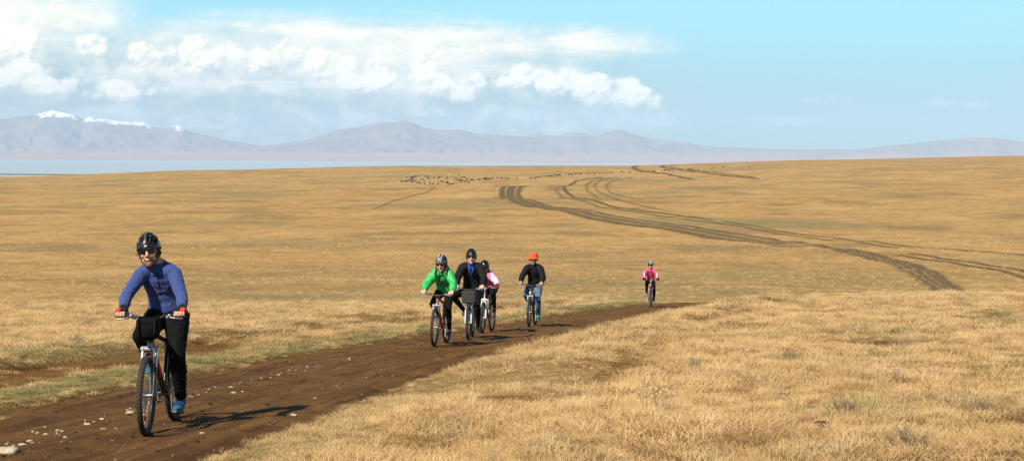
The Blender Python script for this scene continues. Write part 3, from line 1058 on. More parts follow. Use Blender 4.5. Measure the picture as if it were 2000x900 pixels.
def make_bike(M, label, c):
    root = empty('bicycle', M)
    tag(root, label, 'bicycle', 'bicycles ridden along the dirt road')
    st = steer_matrix(c.get('steer', 0)); phi = R(c['crank'])
    fm, fk = c['frame'], c['fork']
    g = G()
    up = (0, 1, 0)
    g.tube([(0.432, 0, 0.905), (0.49, 0, 0.735)], [0.026, 0.027], 12)
    g.tube([(0.45, 0, 0.85), (0.2, 0, 0.80), (-0.165, 0, 0.735)], [(0.02, 0.024)] * 3, 10, up)
    g.tube([(0.478, 0, 0.765), (0.25, 0, 0.54), (0, 0, 0.30)], [(0.024, 0.029)] * 3, 10, up)
    g.tube([(0, 0, 0.29), (-0.186, 0, 0.785)], 0.018, 10, up)
    g.tube([(0, -0.042, 0.29), (0, 0.042, 0.29)], 0.024, 12, (0, 0, 1))
    for s in (-1, 1):
        g.tube([(-0.01, s * 0.03, 0.29), (-0.2, s * 0.045, 0.305), tuple(AX_R + V3((0, s * 0.066, 0)))], [0.012, 0.011, 0.009], 8)
        g.tube([(-0.165, s * 0.02, 0.72), (-0.28, s * 0.045, 0.55), tuple(AX_R + V3((0, s * 0.066, 0)))], [0.010, 0.009, 0.008], 8)
    fr = g.build('frame', fm, root)
    if 'decal' in c:
        d = G()
        d.tube([(0.43, 0, 0.717), (0.16, 0, 0.456)], [(0.0255, 0.0305)] * 2, 10, up, cap=False)
        d.build('decal_band', c['decal'], fr)
    p = G(); p.tube([(-0.18, 0, 0.77), (-0.226, 0, 0.905)], 0.0135, 10)
    p.build('seatpost', M_ALLOY, root)
    sd = G()
    sd.tube([(-0.375, 0, 0.925), (-0.35, 0, 0.93), (-0.29, 0, 0.932), (-0.2, 0, 0.928), (-0.12, 0, 0.922), (-0.08, 0, 0.915)],
            [(0.05, 0.012), (0.072, 0.02), (0.066, 0.022), (0.035, 0.02), (0.022, 0.018), (0.012, 0.01)], 14, (0, 0, 1))
    sd.tube([(-0.33, 0.02, 0.915), (-0.23, 0.02, 0.9), (-0.12, 0.02, 0.91)], 0.004, 6); sd.tube([(-0.33, -0.02, 0.915), (-0.23, -0.02, 0.9), (-0.12, -0.02, 0.91)], 0.004, 6)
    sd.build('saddle', M_PLASTIC, root)
    # fork
    g = G()
    lo = lambda s, t: AX_F.lerp(V3((0.526, 0, 0.713)), t) + V3((0, s * 0.058, 0))
    for s in (-1, 1):
        g.tube([lo(s, 0.0) + V3((0.008, 0, -0.015)), lo(s, 0.06), lo(s, 0.62)], [0.014, 0.017, 0.0185], 10)
        g.box(lo(s, -0.01), (0.03, 0.012, 0.03), None, 0.004)
    arch = [lo(-1, 0.62), lo(-1, 0.80) + V3((0.03, 0.008, 0)), lo(-1, 0.93) + V3((0.035, 0.035, 0)), lo(1, 0.93) + V3((0.035, -0.035, 0)), lo(1, 0.80) + V3((0.03, -0.008, 0)), lo(1, 0.62)]
    g.tube(arch, [0.010, 0.011, 0.011, 0.011, 0.011, 0.010], 8, (1, 0, 0))
    g.xf(st); fo = g.build('fork', fk, root)
    for s in (-1, 1):
        g = G(); g.tube([lo(s, 0.60), lo(s, 1.0)], 0.0135, 10); g.xf(st); g.build('stanchion', M_STEEL, fo)
    g = G(); g.box((0.523, 0, 0.722), (0.05, 0.155, 0.03), Matrix.Rotation(R(19), 4, 'Y'), 0.010)
    g.tube([(0.516, 0, 0.73), (0.475, 0, 0.77)], [0.024, 0.022], 10)
    g.xf(st); g.build('fork_crown', c.get('crown', M_PLASTIC), fo)
    g = G()
    for s in (-1, 1):
        g.tube([lo(s, 0.70) + V3((0.026, -s * 0.012, 0)), lo(s, 0.80) + V3((0.03, -s * 0.012, 0.01)), lo(s, 1.0) + V3((0.05, -s * 0.016, 0.02))], [0.009, 0.008, 0.006], 8)
        g.box(lo(s, 0.78) + V3((0.0, -s * 0.028, 0.0)), (0.05, 0.012, 0.014), None, 0.003)
    g.xf(st); g.build('front_brake', M_ALLOY, root)
    # bars
    stb = st @ Matrix.Translation((0, 0, c.get('bar_z', 0.0)))
    g = G()
    g.tube([(0.428, 0, 0.915), (0.42, 0, 0.945)], 0.02, 10); g.tube([(0.42, 0, 0.935), (0.505, 0, 0.965)], [0.019, 0.017], 10)
    g.box((0.512, 0, 0.966), (0.04, 0.05, 0.042), None, 0.010)
    g.xf(stb); g.build('stem', c.get('stem', M_PLASTIC), root)
    bar = [(0.47, -0.305, 1.012), (0.485, -0.20, 1.01), (0.505, -0.12, 0.998), (0.512, -0.06, 0.97), (0.512, 0.06, 0.97), (0.505, 0.12, 0.998), (0.485, 0.20, 1.01), (0.47, 0.305, 1.012)]
    g = G(); g.tube(bar, [0.0115, 0.0115, 0.0125, 0.0155, 0.0155, 0.0125, 0.0115, 0.0115], 10, (0, 0, 1)); g.xf(stb)
    hb = g.build('handlebar', c.get('bar', M_PLASTIC), root)
    for s in (-1, 1):
        g = G(); g.tube([(0.4865, s * 0.19, 1.0103), (0.47, s * 0.305, 1.012), (0.4695, s * 0.312, 1.012)], [0.0165, 0.017, 0.014], 12, (0, 0, 1)); g.xf(stb)
        g.build('grip', M_RUBBER, hb)
        g = G(); g.box((0.505, s * 0.162, 1.0), (0.05, 0.03, 0.03), None, 0.008)
        g.tube([(0.52, s * 0.162, 0.995), (0.545, s * 0.18, 0.985), (0.548, s * 0.22, 0.978), (0.542, s * 0.275, 0.974)], [0.008, 0.007, 0.006, 0.007], 8)
        g.box((0.49, s * 0.142, 0.985), (0.045, 0.035, 0.03), None, 0.010); g.xf(stb)
        g.build('brake_lever', M_ALLOY if c.get('silver_lever', True) else M_PLASTIC, hb)
        g = G()
        g.tube([(0.53, s * 0.15, 1.0), (0.60, s * 0.10, 1.0), (0.60, s * 0.02, 0.93), (0.535, -s * 0.03, 0.80), (0.50, -s * 0.025, 0.74)], 0.0028, 6); g.xf(stb)
        g.build('brake_cable', M_PLASTIC, hb)
    # wheels
    wm = wheel_meshes()
    for nm, ax, mm in (('wheel', AX_F, st), ('wheel', AX_R, Matrix.Identity(4))):
        w = mobj(nm, wm['hub'], root, mm @ Matrix.Translation(ax) @ Matrix.Rotation(c.get('spin', 0.4), 4, 'Y'))
        mobj('tyre', wm['tyre'], w); mobj('rim', c.get('rim') or wm['rim'], w)
        mobj('reflector', wm['reflector'], w)
    # drive train
    g = G()
    for s in (-1, 1):
        q = pedal_pos(phi, s)
        g.tube([(BB.x, s * 0.062, BB.z), (q.x, s * 0.078, q.z)], [(0.016, 0.009), (0.012, 0.008)], 8, (0, 1, 0))
    g.tube([(0, -0.07, 0.29), (0, 0.07, 0.29)], 0.012, 10, (0, 0, 1))
    ck = g.build('crankset', M_ALLOY, root)
    g = G(); g.torus((0, -0.048, 0.29), 0.082, 0.008, nu=44, nv=6, rb=0.003)
    for k in range(5):
        a = 2 * math.pi * k / 5; g.tube([(0, -0.05, 0.29), (0.08 * math.cos(a), -0.049, 0.29 + 0.08 * math.sin(a))], 0.006, 6)
    g.build('chainring', M_CHAIN, ck)
    for s in (-1, 1):
        q = pedal_pos(phi, s); g = G()
        g.tube([(q.x, s * 0.078, q.z), (q.x, s * 0.175, q.z)], 0.006, 8, (0, 0, 1))
        g.box((q.x + 0.035, s * 0.13, q.z), (0.012, 0.09, 0.022), None, 0.003); g.box((q.x - 0.035, s * 0.13, q.z), (0.012, 0.09, 0.022), None, 0.003)
        g.box((q.x, s * 0.172, q.z), (0.075, 0.012, 0.022), None, 0.003); g.box((q.x, s * 0.092, q.z), (0.075, 0.012, 0.022), None, 0.003)
        g.build('pedal', M_PLASTIC, root)
    g = G()
    g.tube([(0.0, -0.048, 0.372), (-0.43, -0.04, 0.375)], (0.004), 6); g.tube([(0, -0.048, 0.208), (-0.40, -0.04, 0.22), (-0.44, -0.04, 0.255), (-0.42, -0.04, 0.29)], 0.004, 6)
    g.build('chain', M_CHAIN, root)
    g = G(); g.torus((AX_R.x, -0.04, AX_R.z), 0.038, 0.008, nu=24, nv=6, rb=0.012)
    g.tube([(-0.43, -0.05, 0.336), (-0.44, -0.055, 0.27), (-0.40, -0.05, 0.215)], [0.012, 0.014, 0.010], 8)
    g.build('rear_derailleur', M_CHAIN, root)
    if c.get('lamp'):
        g = G(); g.tube([(0.50, 0, 0.80), (0.545, 0, 0.80)], [0.02, 0.032], 14, (0, 0, 1)); g.xf(st)
        lm = g.build('front_lamp', M_PLASTIC, root)
        g = G(); g.blob((0.547, 0, 0.80), (0.012, 0.029, 0.029)); g.xf(st); g.build('lens', M_LENS, lm)
    return root, stb


# ---- people
SKIN = {}


def skin_mat(name, col):
    def fn(nt, p):
        n = noise(nt, objco(nt), 28, 4, 0.6)
        _in(nt, p.inputs['Base Color'], mixc(nt, n.step(0.35, 0.65), tuple(k * 0.9 for k in col), tuple(min(1, k * 1.08) for k in col)))
        p.inputs['Roughness'].default_value = 0.5
        p.inputs['Subsurface Weight'].default_value = 0.08
        p.inputs['Subsurface Radius'].default_value = (0.01, 0.004, 0.002)
    return material(name, fn)


M_SKIN = skin_mat('tanned_skin', (0.54, 0.29, 0.19)); M_SKIN2 = skin_mat('fair_skin', (0.62, 0.36, 0.26)); M_SKIN3 = skin_mat('brown_skin', (0.42, 0.21, 0.13))
M_BLACKCLOTH = simple('black_cloth', (0.006, 0.006, 0.007), 0.85, 0, 0.25, 0.25, 30, 0.0, 0.05)
M_TIGHTS = simple('black_tights', (0.005, 0.005, 0.0055), 0.85, 0, 0.12, 0.25, 30)
M_DARKJKT = simple('black_jacket_cloth', (0.008, 0.0085, 0.010), 0.8, 0, 0.18, 0.25, 25)
M_BLUE = simple('blue_jersey', (0.040, 0.064, 0.205), 0.85, 0, 0.2, 0.10, 25, 0.0, 0.1)
M_BLUESH = simple('bright_blue_shirt', (0.04, 0.085, 0.38), 0.8, 0, 0.3, 0.12, 30)
M_NAVY = simple('navy_cloth', (0.03, 0.035, 0.14), 0.8, 0, 0.3, 0.15, 30)
M_GREENJ = simple('bright_green_shell', (0.03, 0.40, 0.09), 0.5, 0, 0.45, 0.12, 18)
M_PINK = simple('hot_pink_jersey', (0.80, 0.07, 0.20), 0.7, 0, 0.3, 0.10, 25)
M_PALEPINK = simple('pale_pink_cloth', (0.80, 0.52, 0.60), 0.75, 0, 0.3, 0.06, 25)
M_ROSE = simple('rose_pink_cloth', (0.66, 0.15, 0.30), 0.75, 0, 0.3, 0.1, 25)
M_MAROON = simple('maroon_glove', (0.16, 0.01, 0.025), 0.75, 0, 0.3, 0.1, 25)
M_REDC = simple('red_glove_cloth', (0.72, 0.06, 0.03), 0.7, 0, 0.3, 0.1, 40)
M_HAT = simple('orange_red_felt', (0.80, 0.11, 0.03), 0.9, 0, 0.2, 0.12, 40, 0.2)
M_WCLOTH = simple('white_cloth', (0.78, 0.77, 0.74), 0.85, 0, 0.3, 0.05, 30)
M_TEETH = simple('teeth', (0.85, 0.80, 0.72), 0.3, 0, 0.5, 0.02, 60)
M_LIP = simple('lips', (0.42, 0.13, 0.10), 0.5, 0, 0.4, 0.1, 60)
M_BEARD = simple('brown_stubble', (0.24, 0.12, 0.075), 0.9, 0, 0.2, 0.35, 160, 0.6)
M_HAIR = simple('dark_brown_hair', (0.045, 0.022, 0.013), 0.5, 0, 0.5, 0.3, 120, 0.5)
M_REDHAIR = simple('auburn_hair', (0.10, 0.028, 0.016), 0.5, 0, 0.5, 0.3, 120, 0.5)
M_SHADES = simple('black_lens', (0.006, 0.006, 0.007), 0.12, 0, 0.6, 0.1, 30)
M_HELMB = simple('glossy_black_shell', (0.010, 0.011, 0.013), 0.28, 0, 0.6, 0.15, 30)
M_HELMG = simple('grey_shell', (0.08, 0.08, 0.078), 0.35, 0, 0.5, 0.12, 30)
M_VENT = simple('dark_foam', (0.008, 0.008, 0.008), 0.9, 0, 0.1, 0.2, 30)
M_STRIPE = simple('grey_helmet_stripe', (0.055, 0.052, 0.042), 0.35, 0, 0.5, 0.1, 30)
M_SHOEB = simple('blue_shoe_mesh', (0.008, 0.035, 0.11), 0.6, 0, 0.4, 0.25, 40)
M_TEALT = simple('turquoise_toe_rubber', (0.018, 0.10, 0.16), 0.5, 0, 0.4, 0.15, 40)
M_SHOEK = simple('black_shoe_leather', (0.016, 0.017, 0.018), 0.5, 0, 0.4, 0.25, 40)
M_SHOEG = simple('teal_green_shoe', (0.02, 0.40, 0.25), 0.6, 0, 0.4, 0.12, 40)
M_SOLE = simple('grey_sole', (0.25, 0.24, 0.22), 0.7, 0, 0.3, 0.15, 40)
M_BAG = simple('black_nylon', (0.0035, 0.0035, 0.004), 0.8, 0, 0.12, 0.25, 40, 0.2)
M_GREYBAG = simple('dark_grey_nylon', (0.038, 0.037, 0.034), 0.7, 0, 0.3, 0.15, 40, 0.2)


def _denim(nt, p):
    P = objco(nt)
    n = noise(nt, P, 9, 4, 0.6)
    c = mixc(nt, n.step(0.4, 0.62), (0.045, 0.075, 0.135), (0.12, 0.175, 0.26))
    _in(nt, p.inputs['Base Color'], c); p.inputs['Roughness'].default_value = 0.9
    bump(nt, p, noise(nt, P, 300, 2), 0.3, 0.002)


M_DENIM = material('faded_denim', _denim)


def head_parts():
    g = G()
    g.blob((-0.004, 0, 0.032), (0.098, 0.075, 0.092), None, 20, 14)
    g.blob((0.026, 0, -0.040), (0.068, 0.058, 0.082), None, 18, 12)
    g.blob((0.066, 0, -0.097), (0.027, 0.030, 0.026))
    g.tube([(0.088, 0, 0.022), (0.101, 0, -0.004), (0.111, 0, -0.026), (0.098, 0, -0.036)], [0.010, 0.012, 0.0145, 0.010], 10)
    for s in (-1, 1):
        g.blob((0.098, s * 0.012, -0.030), (0.011, 0.009, 0.008))
        g.blob((0.060, s * 0.040, -0.028), (0.028, 0.022, 0.024))
        g.blob((-0.006, s * 0.075, -0.006), (0.020, 0.010, 0.032), Matrix.Rotation(R(12), 4, 'Y'))
        g.blob((0.074, s * 0.028, 0.031), (0.018, 0.027, 0.011))
        g.blob((0.02, s * 0.052, -0.07), (0.03, 0.014, 0.03))
    g.blob((0.084, 0, -0.062), (0.012, 0.025, 0.011))
    return g


def hand_parts(g0, s, wrist, fat=0.0, stub=False):
    """right or left hand closed round a grip at g0 (bike axes); s = +1 left"""
    g = G(); g0 = V3(g0)
    kn = [g0 + V3((0.026, s * (0.036 - 0.0235 * i), 0.030)) for i in range(4)]    # little finger outermost first
    w = V3(wrist)
    for i, k in enumerate(kn):
        wq = w + V3((0, s * (0.018 - 0.012 * i), 0))
        g.tube([wq, lerp(wq, k, 0.55) + V3((0, 0, 0.006)), k], [0.017 + fat, 0.0165 + fat, 0.0125 + fat], 10)
    g.tube([w + V3((0.0, -s * 0.012, -0.006)), w.lerp(g0, 0.55) + V3((0, -s * 0.030, 0.016))], [0.018 + fat, 0.016 + fat], 10)
    ln = [0.80, 0.95, 1.0, 0.92]
    for i, k in enumerate(kn):
        q = ln[i]
        a = k + V3((0.024 * q, 0, -0.014)); b = a + V3((0.004, 0, -0.026 * q)); c = b + V3((-0.018 * q, 0, -0.013)); d = c + V3((-0.013, 0, 0.002))
        if stub: g.tube([k, lerp(k, a, 0.8)], [0.0125 + fat, 0.0108 + fat], 10)
        else:
            g.tube([k, a, b, c, d], [0.0115, 0.0105, 0.0095, 0.0088, 0.0065], 10); g.blob(d, 0.0066)
    # thumb from the inner side of the palm, under the bar
    t0 = w.lerp(g0, 0.45) + V3((0.0, -s * 0.034, 0.012)); t1 = g0 + V3((0.004, -s * 0.052, 0.014)); t2 = g0 + V3((0.024, -s * 0.050, -0.006)); t3 = g0 + V3((0.026, -s * 0.040, -0.024))
    if stub: g.tube([t0, t1], [0.015 + fat, 0.0115 + fat], 10)
    else:
        g.tube([t0, t1, t2, t3], [0.0145, 0.0118, 0.0105, 0.0075], 10); g.blob(t3, 0.0076)
    return g


def helmet_shell(vent=True, depth=0.014, ns=5, r=(0.136, 0.100, 0.124)):
    g = G(); nu, nv = 96, 44
    cx = V3((-0.012, 0, 0.040))
    vs, car = [], []
    for j in range(nv + 1):
        for k in range(nu):
            a = 2 * math.pi * k / nu
            lim = R(96) + R(12) * (0.5 - 0.5 * math.cos(a))          # further down at the back
            if math.cos(a) > 0: lim = R(96) - R(9) * math.cos(a) ** 2
            t = lim * j / nv
            x, y, z = math.sin(t) * math.cos(a), math.sin(t) * math.sin(a), math.cos(t)
            cv = 0
            if vent:
                for yc in (0.0, -0.34, 0.34, -0.64, 0.64, -0.86, 0.86):
                    for xc, ln_ in ((0.70, 0.20), (0.18, 0.24), (-0.36, 0.22), (-0.78, 0.16)):
                        if yc == 0.0 and xc > 0.5: continue
                        xo = xc * math.sqrt(max(0.05, 1 - yc * yc * 0.8))
                        q_ = ((y - yc * (1 - 0.25 * max(0, x))) / 0.085) ** 2 + ((x - xo) / ln_) ** 2
                        cv = max(cv, min(1, max(0, (1.25 - q_) * 2.2)))
                cv *= max(0, min(1, (lim - t) / R(12) - 0.4))
            k_ = 1 - depth / 0.11 * cv
            flare = 1 + 0.015 * max(0, (t - R(75)) / R(25))
            vs.append(cx + V3((r[0] * x * k_ * flare, r[1] * y * k_ * flare, r[2] * z * k_)))
            car.append(cv)
    fs, mi = [], []
    for j in range(nv):
        for k in range(nu):
            k2 = (k + 1) % nu
            q = (j * nu + k, (j + 1) * nu + k, (j + 1) * nu + k2, j * nu + k2)
            g.add([], [])
            fs.append(q); mi.append(1 if sum(car[i] for i in q) / 4 > 0.55 else 0)
    base = g.n
    g.v.append(np.array([v[:] for v in vs])); g.n += len(vs)
    for q, m_ in zip(fs, mi):
        g.f.append([i + base for i in q]); g.sm.append(True); g.mi.append(m_)
    # rolled rim
    rim = [vs[nv * nu + k] for k in range(nu)] + [vs[nv * nu]]
    g.tube([p_ for p_ in rim], 0.006, 6, (0, 0, 1), cap=False)
    inner = [V3((p_.x * 0.9, p_.y * 0.88, p_.z + 0.01)) for p_ in rim]
    b0 = len(rim)
    g.add([p_[:] for p_ in rim] + [p_[:] for p_ in inner], [(i, i + 1, b0 + i + 1, b0 + i) for i in range(b0 - 1)], True, 1)
    return g


def make_person(M, st, label, c):
    root = empty('person', M)
    tag(root, label, 'cyclist', 'cyclists riding towards the viewer')
    sc = c.get('scale', 1.0); w = c.get('width', 1.0)
    lean = R(c.get('lean', 28)); side = c.get('side', 0.0)
    P = V3((-0.205, side * 0.2, 0.985))
    TL = 0.50 * sc
    spine = V3((math.sin(lean), 0, math.cos(lean)))
    N = P + spine * TL + V3((0, side, 0))
    fw = V3((math.cos(lean), 0, -math.sin(lean)))
    ax = lambda t, k=0.0: P.lerp(N, t) + fw * (k - 0.035 * math.sin(math.pi * t))
    voxel = c.get('voxel', 0.010)
    # head
    hd = N + V3((0.075, side * 0.4, 0.145 * sc)) + V3(c.get('head_off', (0, 0, 0)))
    HM = Matrix.Translation(hd) @ Matrix.Rotation(R(c.get('yaw', 0)), 4, 'Z') @ Matrix.Rotation(R(c.get('pitch', 6)), 4, 'Y') @ Matrix.Rotation(R(c.get('roll', 0)), 4, 'X') @ Matrix.Scale(c.get('head', 1.0), 4)
    # joints
    sh = {s: N + V3((0.02, s * 0.160 * w * sc, -0.078 * sc)) for s in (-1, 1)}
    gp = {s: st @ V3((0.4785, s * 0.252, 1.0115)) for s in (-1, 1)}
    wr = {s: gp[s] + V3((-0.062, 0.0, 0.040)) for s in (-1, 1)}
    el = {}
    for s in (-1, 1):
        dd_ = (wr[s] - sh[s]).length * c.get('bend', 1.035)
        el[s] = ik(sh[s], wr[s], dd_ * 0.53, dd_ * 0.47, V3((-0.45, s * (c['elbow'][s] if isinstance(c.get('elbow'), dict) else c.get('elbow', 1.0)) * 0.75, -0.45)))
    hip = {s: P + V3((0.02, s * 0.088 * w, -0.03)) for s in (-1, 1)}
    phi = R(c['crank'])
    foot = {}
    for s in (-1, 1):
        q = pedal_pos(phi, s) + V3((0.0, 0.0, 0.032))
        pt = R(c.get('toe', {}).get(s, 12))       # heel raised
        foot[s] = (q, q + V3((-0.125 * math.cos(pt) , 0, 0.055 + 0.125 * math.sin(pt))), pt)
    L1, L2 = 0.435 * sc, 0.43 * sc
    kn = {s: ik(hip[s], foot[s][1], L1, L2, V3((1.0, s * c.get('knee', {}).get(s, 0.10), 0.25))) for s in (-1, 1)}

    def torso(f=0.0, hem=0.0, waist=1.0, top=True):
        g = G()
        ts = [hem, 0.12, 0.30, 0.48, 0.66, 0.82, 0.93, 1.0]
        rr = [(0.160, 0.115), (0.165, 0.12), (0.150 * waist, 0.108 * waist), (0.155, 0.112), (0.176, 0.120), (0.176, 0.108), (0.135, 0.085), (0.082, 0.068)]
        g.tube([ax(t) for t in ts], [(a * w + f, b * c.get('depth', 1.0) + f) for a, b in rr], 22, fw)
        return g

    def arm(s, f=0.0, e0=0.0, e1=1.0, puff=1.0):
        g = G(); a, b, d = sh[s], el[s], wr[s]
        a2 = lerp(a, N, 0.55) + V3((-0.01, 0, 0.0)); a1 = lerp(a, N, 0.25) + V3((-0.005, 0, 0.006))
        rad = [0.062, 0.066, 0.064, 0.056, 0.049, 0.044, 0.047, 0.044, 0.036, 0.029]
        pts = [a2, a1, a, lerp(a, b, 0.35), lerp(a, b, 0.7), b, lerp(b, d, 0.25), lerp(b, d, 0.5), lerp(b, d, 0.8), d]
        end = e1
        if end < 1.0: pts[-1] = lerp(b, d, end)
        g.tube(pts, [r_ * c.get('limb', 1.0) * puff + f for r_ in rad], 14); g.blob(b, 0.045 * c.get('limb', 1.0) * puff + f)
        return g

    def leg(s, f=0.0, end=1.0, thick=1.0):
        g = G(); a, b, d = hip[s], kn[s], foot[s][1]
        lim = c.get('leg', 1.0) * thick
        g.tube([a + V3((-0.03, 0, 0.02)), lerp(a, b, 0.15), lerp(a, b, 0.45), lerp(a, b, 0.78), b], [0.098 * lim + f, 0.094 * lim + f, 0.082 * lim + f, 0.064 * lim + f, 0.057 * lim + f], 16)
        g.blob(b + V3((0.006, 0, 0)), 0.057 * lim + f)
        back = V3((-0.014, 0, 0))
        g.tube([b, lerp(b, d, 0.15) + back * 0.5, lerp(b, d, 0.34) + back, lerp(b, d, 0.62) + back * 0.4, lerp(b, d, 0.62 + 0.3 * end), lerp(b, d, end)],
               [0.055 * lim + f, 0.054 * lim + f, 0.056 * lim + f, 0.044 * lim + f, 0.035 * lim + f, 0.034 * lim + f], 14)
        return g

    # ---- the body: one continuous figure
    g = torso(-0.014)
    g.blob(P, (0.12, 0.15 * w, 0.10))
    for s in (-1, 1):
        g.join(arm(s, -0.007)); g.join(leg(s, -0.012))
        q, an, pt = foot[s]
        g.tube([an + V3((-0.03, 0, -0.02)), lerp(an, q, 0.5) + V3((0, 0, -0.012)), q + V3((0.05, 0, -0.002))], [0.034, 0.032, 0.02], 10)
        g.join(hand_parts(gp[s], s, wr[s]))
    g.tube([N + V3((-0.02, 0, -0.05)), N + V3((0.015, side * 0.1, 0.03)), hd + HM.to_3x3() @ V3((-0.02, 0, -0.05))], [0.07, 0.056, 0.054], 14)
    h = head_parts(); h.xf(HM); g.join(h)
    v, nr, f = remesh(g, c.get('bvox', 0.006), 2, 0.4)
    skin_mesh('body', v, f, c['skin'], root)

    # ---- trousers
    g = G(); g.blob(P + V3((0.01, 0, 0.0)), (0.135, 0.17 * w, 0.115)); g.tube([ax(0.0), ax(0.26)], [(0.160 * w, 0.122), (0.150 * w, 0.112)], 20, fw)
    for s in (-1, 1): g.join(leg(s, c.get('trouser', 0.004), c.get('leg_end', 0.96)))
    v, nr, f = remesh(g, voxel, 3)
    v = cloth(v, nr, c.get('trouser_fold', 0.004), 14, 3)
    skin_mesh('trousers', v, f, c['trousers'], root, c.get('trouser_paint'))

    # ---- upper garment
    pf = c.get('puff', 1.0); fo_ = c.get('fit', 0.006)
    g = torso(fo_, c.get('hem', 0.02), c.get('waist', 1.0))
    for s in (-1, 1): g.join(arm(s, fo_, 0, c.get('sleeve', 0.86), pf))
    ck = c.get('collar', (0.066, 0.05))
    g.tube([N + V3((-0.02, 0, -0.06)), N + V3((-0.002, side * 0.05, 0.0)), N + V3((0.012, side * 0.1, ck[1]))], [0.095, ck[0] + 0.01, ck[0]], 16)
    if c.get('hood'):
        g.blob(N + V3((-0.075, 0, 0.0)), (0.055, 0.105, 0.075)); g.tube([N + V3((0.06, 0.07, 0.02)), N + V3((-0.03, 0.095, 0.055)), N + V3((-0.075, 0, 0.07)), N + V3((-0.03, -0.095, 0.055)), N + V3((0.06, -0.07, 0.02))], 0.03, 10)
    v, nr, f = remesh(g, voxel, 3)
    pts = [(el[s], 0.13) for s in (-1, 1)] + [(sh[s] + V3((0, -s * 0.03, -0.1)), 0.12)for s in (-1, 1)] + [(ax(0.22), 0.2)]
    def ex(v):
        k = np.full(len(v), 0.55)
        for p_, r_ in pts: k += 0.9 * np.exp(-((v - np.array(p_)) ** 2).sum(1) / r_ ** 2)
        return k
    v = cloth(v, nr, c.get('fold', 0.006), c.get('fold_freq', 15), c.get('seed', 1), ex)
    v = cloth(v, nr, c.get('fold', 0.006) * 0.42, 36, c.get('seed', 1) + 40, ex)
    Pn, Nn = np.array(P), np.array(N)
    def rel(cen):   # along the spine 0..1, sideways, forward
        d = cen - Pn
        sp_ = np.array(spine); fw_ = np.array(fw)
        return d @ sp_ / TL, cen[:, 1] - side * (d @ sp_ / TL), d @ fw_
    paint = (lambda cen: c['top_paint'](*rel(cen), cen, sh)) if c.get('top_paint') else None
    drop = (lambda cen: c['open'](*rel(cen))) if c.get('open') else None
    top = skin_mesh(c.get('top_name', 'jacket'), v, f, c['top'], root, paint, drop, 0.006 if drop else 0.0)

    def front_point(t, y, off=0.004):
        """a point on the chest surface, found by ray"""
        o_ = ax(t) + V3((0, y, 0)) + fw * 0.6
        dg = bpy.context.evaluated_depsgraph_get(); dg.update()
        ok, loc, nn, _ = top.ray_cast(o_, -fw)
        return (loc + fw * off) if ok else ax(t) + V3((0, y, 0)) + fw * 0.12
    if c.get('zip'):
        t0, t1, zm, zw = c['zip']
        ps = [front_point(t0 + (t1 - t0) * i / 8, 0.0, 0.0005) for i in range(9)]
        z = G(); z.tube(ps, [(zw, 0.003)] * 9, 8, fw); z.build('zipper', zm, top)
    if c.get('under'):
        g = torso(-0.003); g.tube([N + V3((-0.02, 0, -0.06)), N + V3((0.005, 0, 0.0)), N + V3((0.018, 0, 0.04))], [0.092, 0.070, 0.066], 16)
        v, nr, f = remesh(g, voxel, 2)
        und = skin_mesh('shirt', cloth(v, nr, 0.004, 15, 9), f, c['under'], root)
        z = G()
        for s in (-1, 1):
            z.tube([N + V3((0.05, s * 0.062, 0.045)), N + V3((0.085, s * 0.052, 0.0)), ax(0.86, 0.13) + V3((0, s * 0.040, 0)), ax(0.74, 0.148) + V3((0, s * 0.022, 0))], [(0.016, 0.005), (0.020, 0.005), (0.014, 0.005), (0.005, 0.004)], 10, fw)
        z.build('collar', c['under'], und)
    # ---- feet
    for s in (-1, 1):
        q, an, pt = foot[s]
        if True:
            d = V3((math.cos(pt), 0, -math.sin(pt))); u = V3((math.sin(pt), 0, math.cos(pt)))
            base = q - u * 0.020
            g = G()
            yv = V3((0, s * 0.004, 0))
            g.tube([base - d * 0.185 + u * 0.04, base - d * 0.165 + u * 0.042, base - d * 0.10 + u * 0.045, base - d * 0.02 + u * 0.036 + yv, base + d * 0.05 + u * 0.028 + yv, base + d * 0.09 + u * 0.022 + yv],
                   [(0.020, 0.024), (0.034, 0.036), (0.036, 0.042), (0.045, 0.036), (0.044, 0.027), (0.022, 0.016)], 16, u)
            g.tube([base - d * 0.125 + u * 0.04, an + V3((0, 0, 0.015))], [0.042, 0.044], 14)
            v, nr, f = remesh(g, 0.006, 3)
            bl = np.array(base); dd = np.array(d)
            shoe = skin_mesh('shoe', cloth(v, nr, 0.0015, 30, 5), f, [c['shoe'], c.get('toe_cap', c['shoe'])], root, lambda cen: ((cen - bl) @ dd > 0.035).astype(int))
            g = G()
            g.tube([base - d * 0.18 + u * 0.008, base - d * 0.12 + u * 0.006, base + d * 0.0 + u * 0.004 + yv, base + d * 0.06 + u * 0.006 + yv, base + d * 0.095 + u * 0.012 + yv],
                   [(0.026, 0.010), (0.035, 0.012), (0.046, 0.012), (0.042, 0.010), (0.018, 0.007)], 14, u)
            g.build('sole', c.get('sole', M_SOLE), shoe)
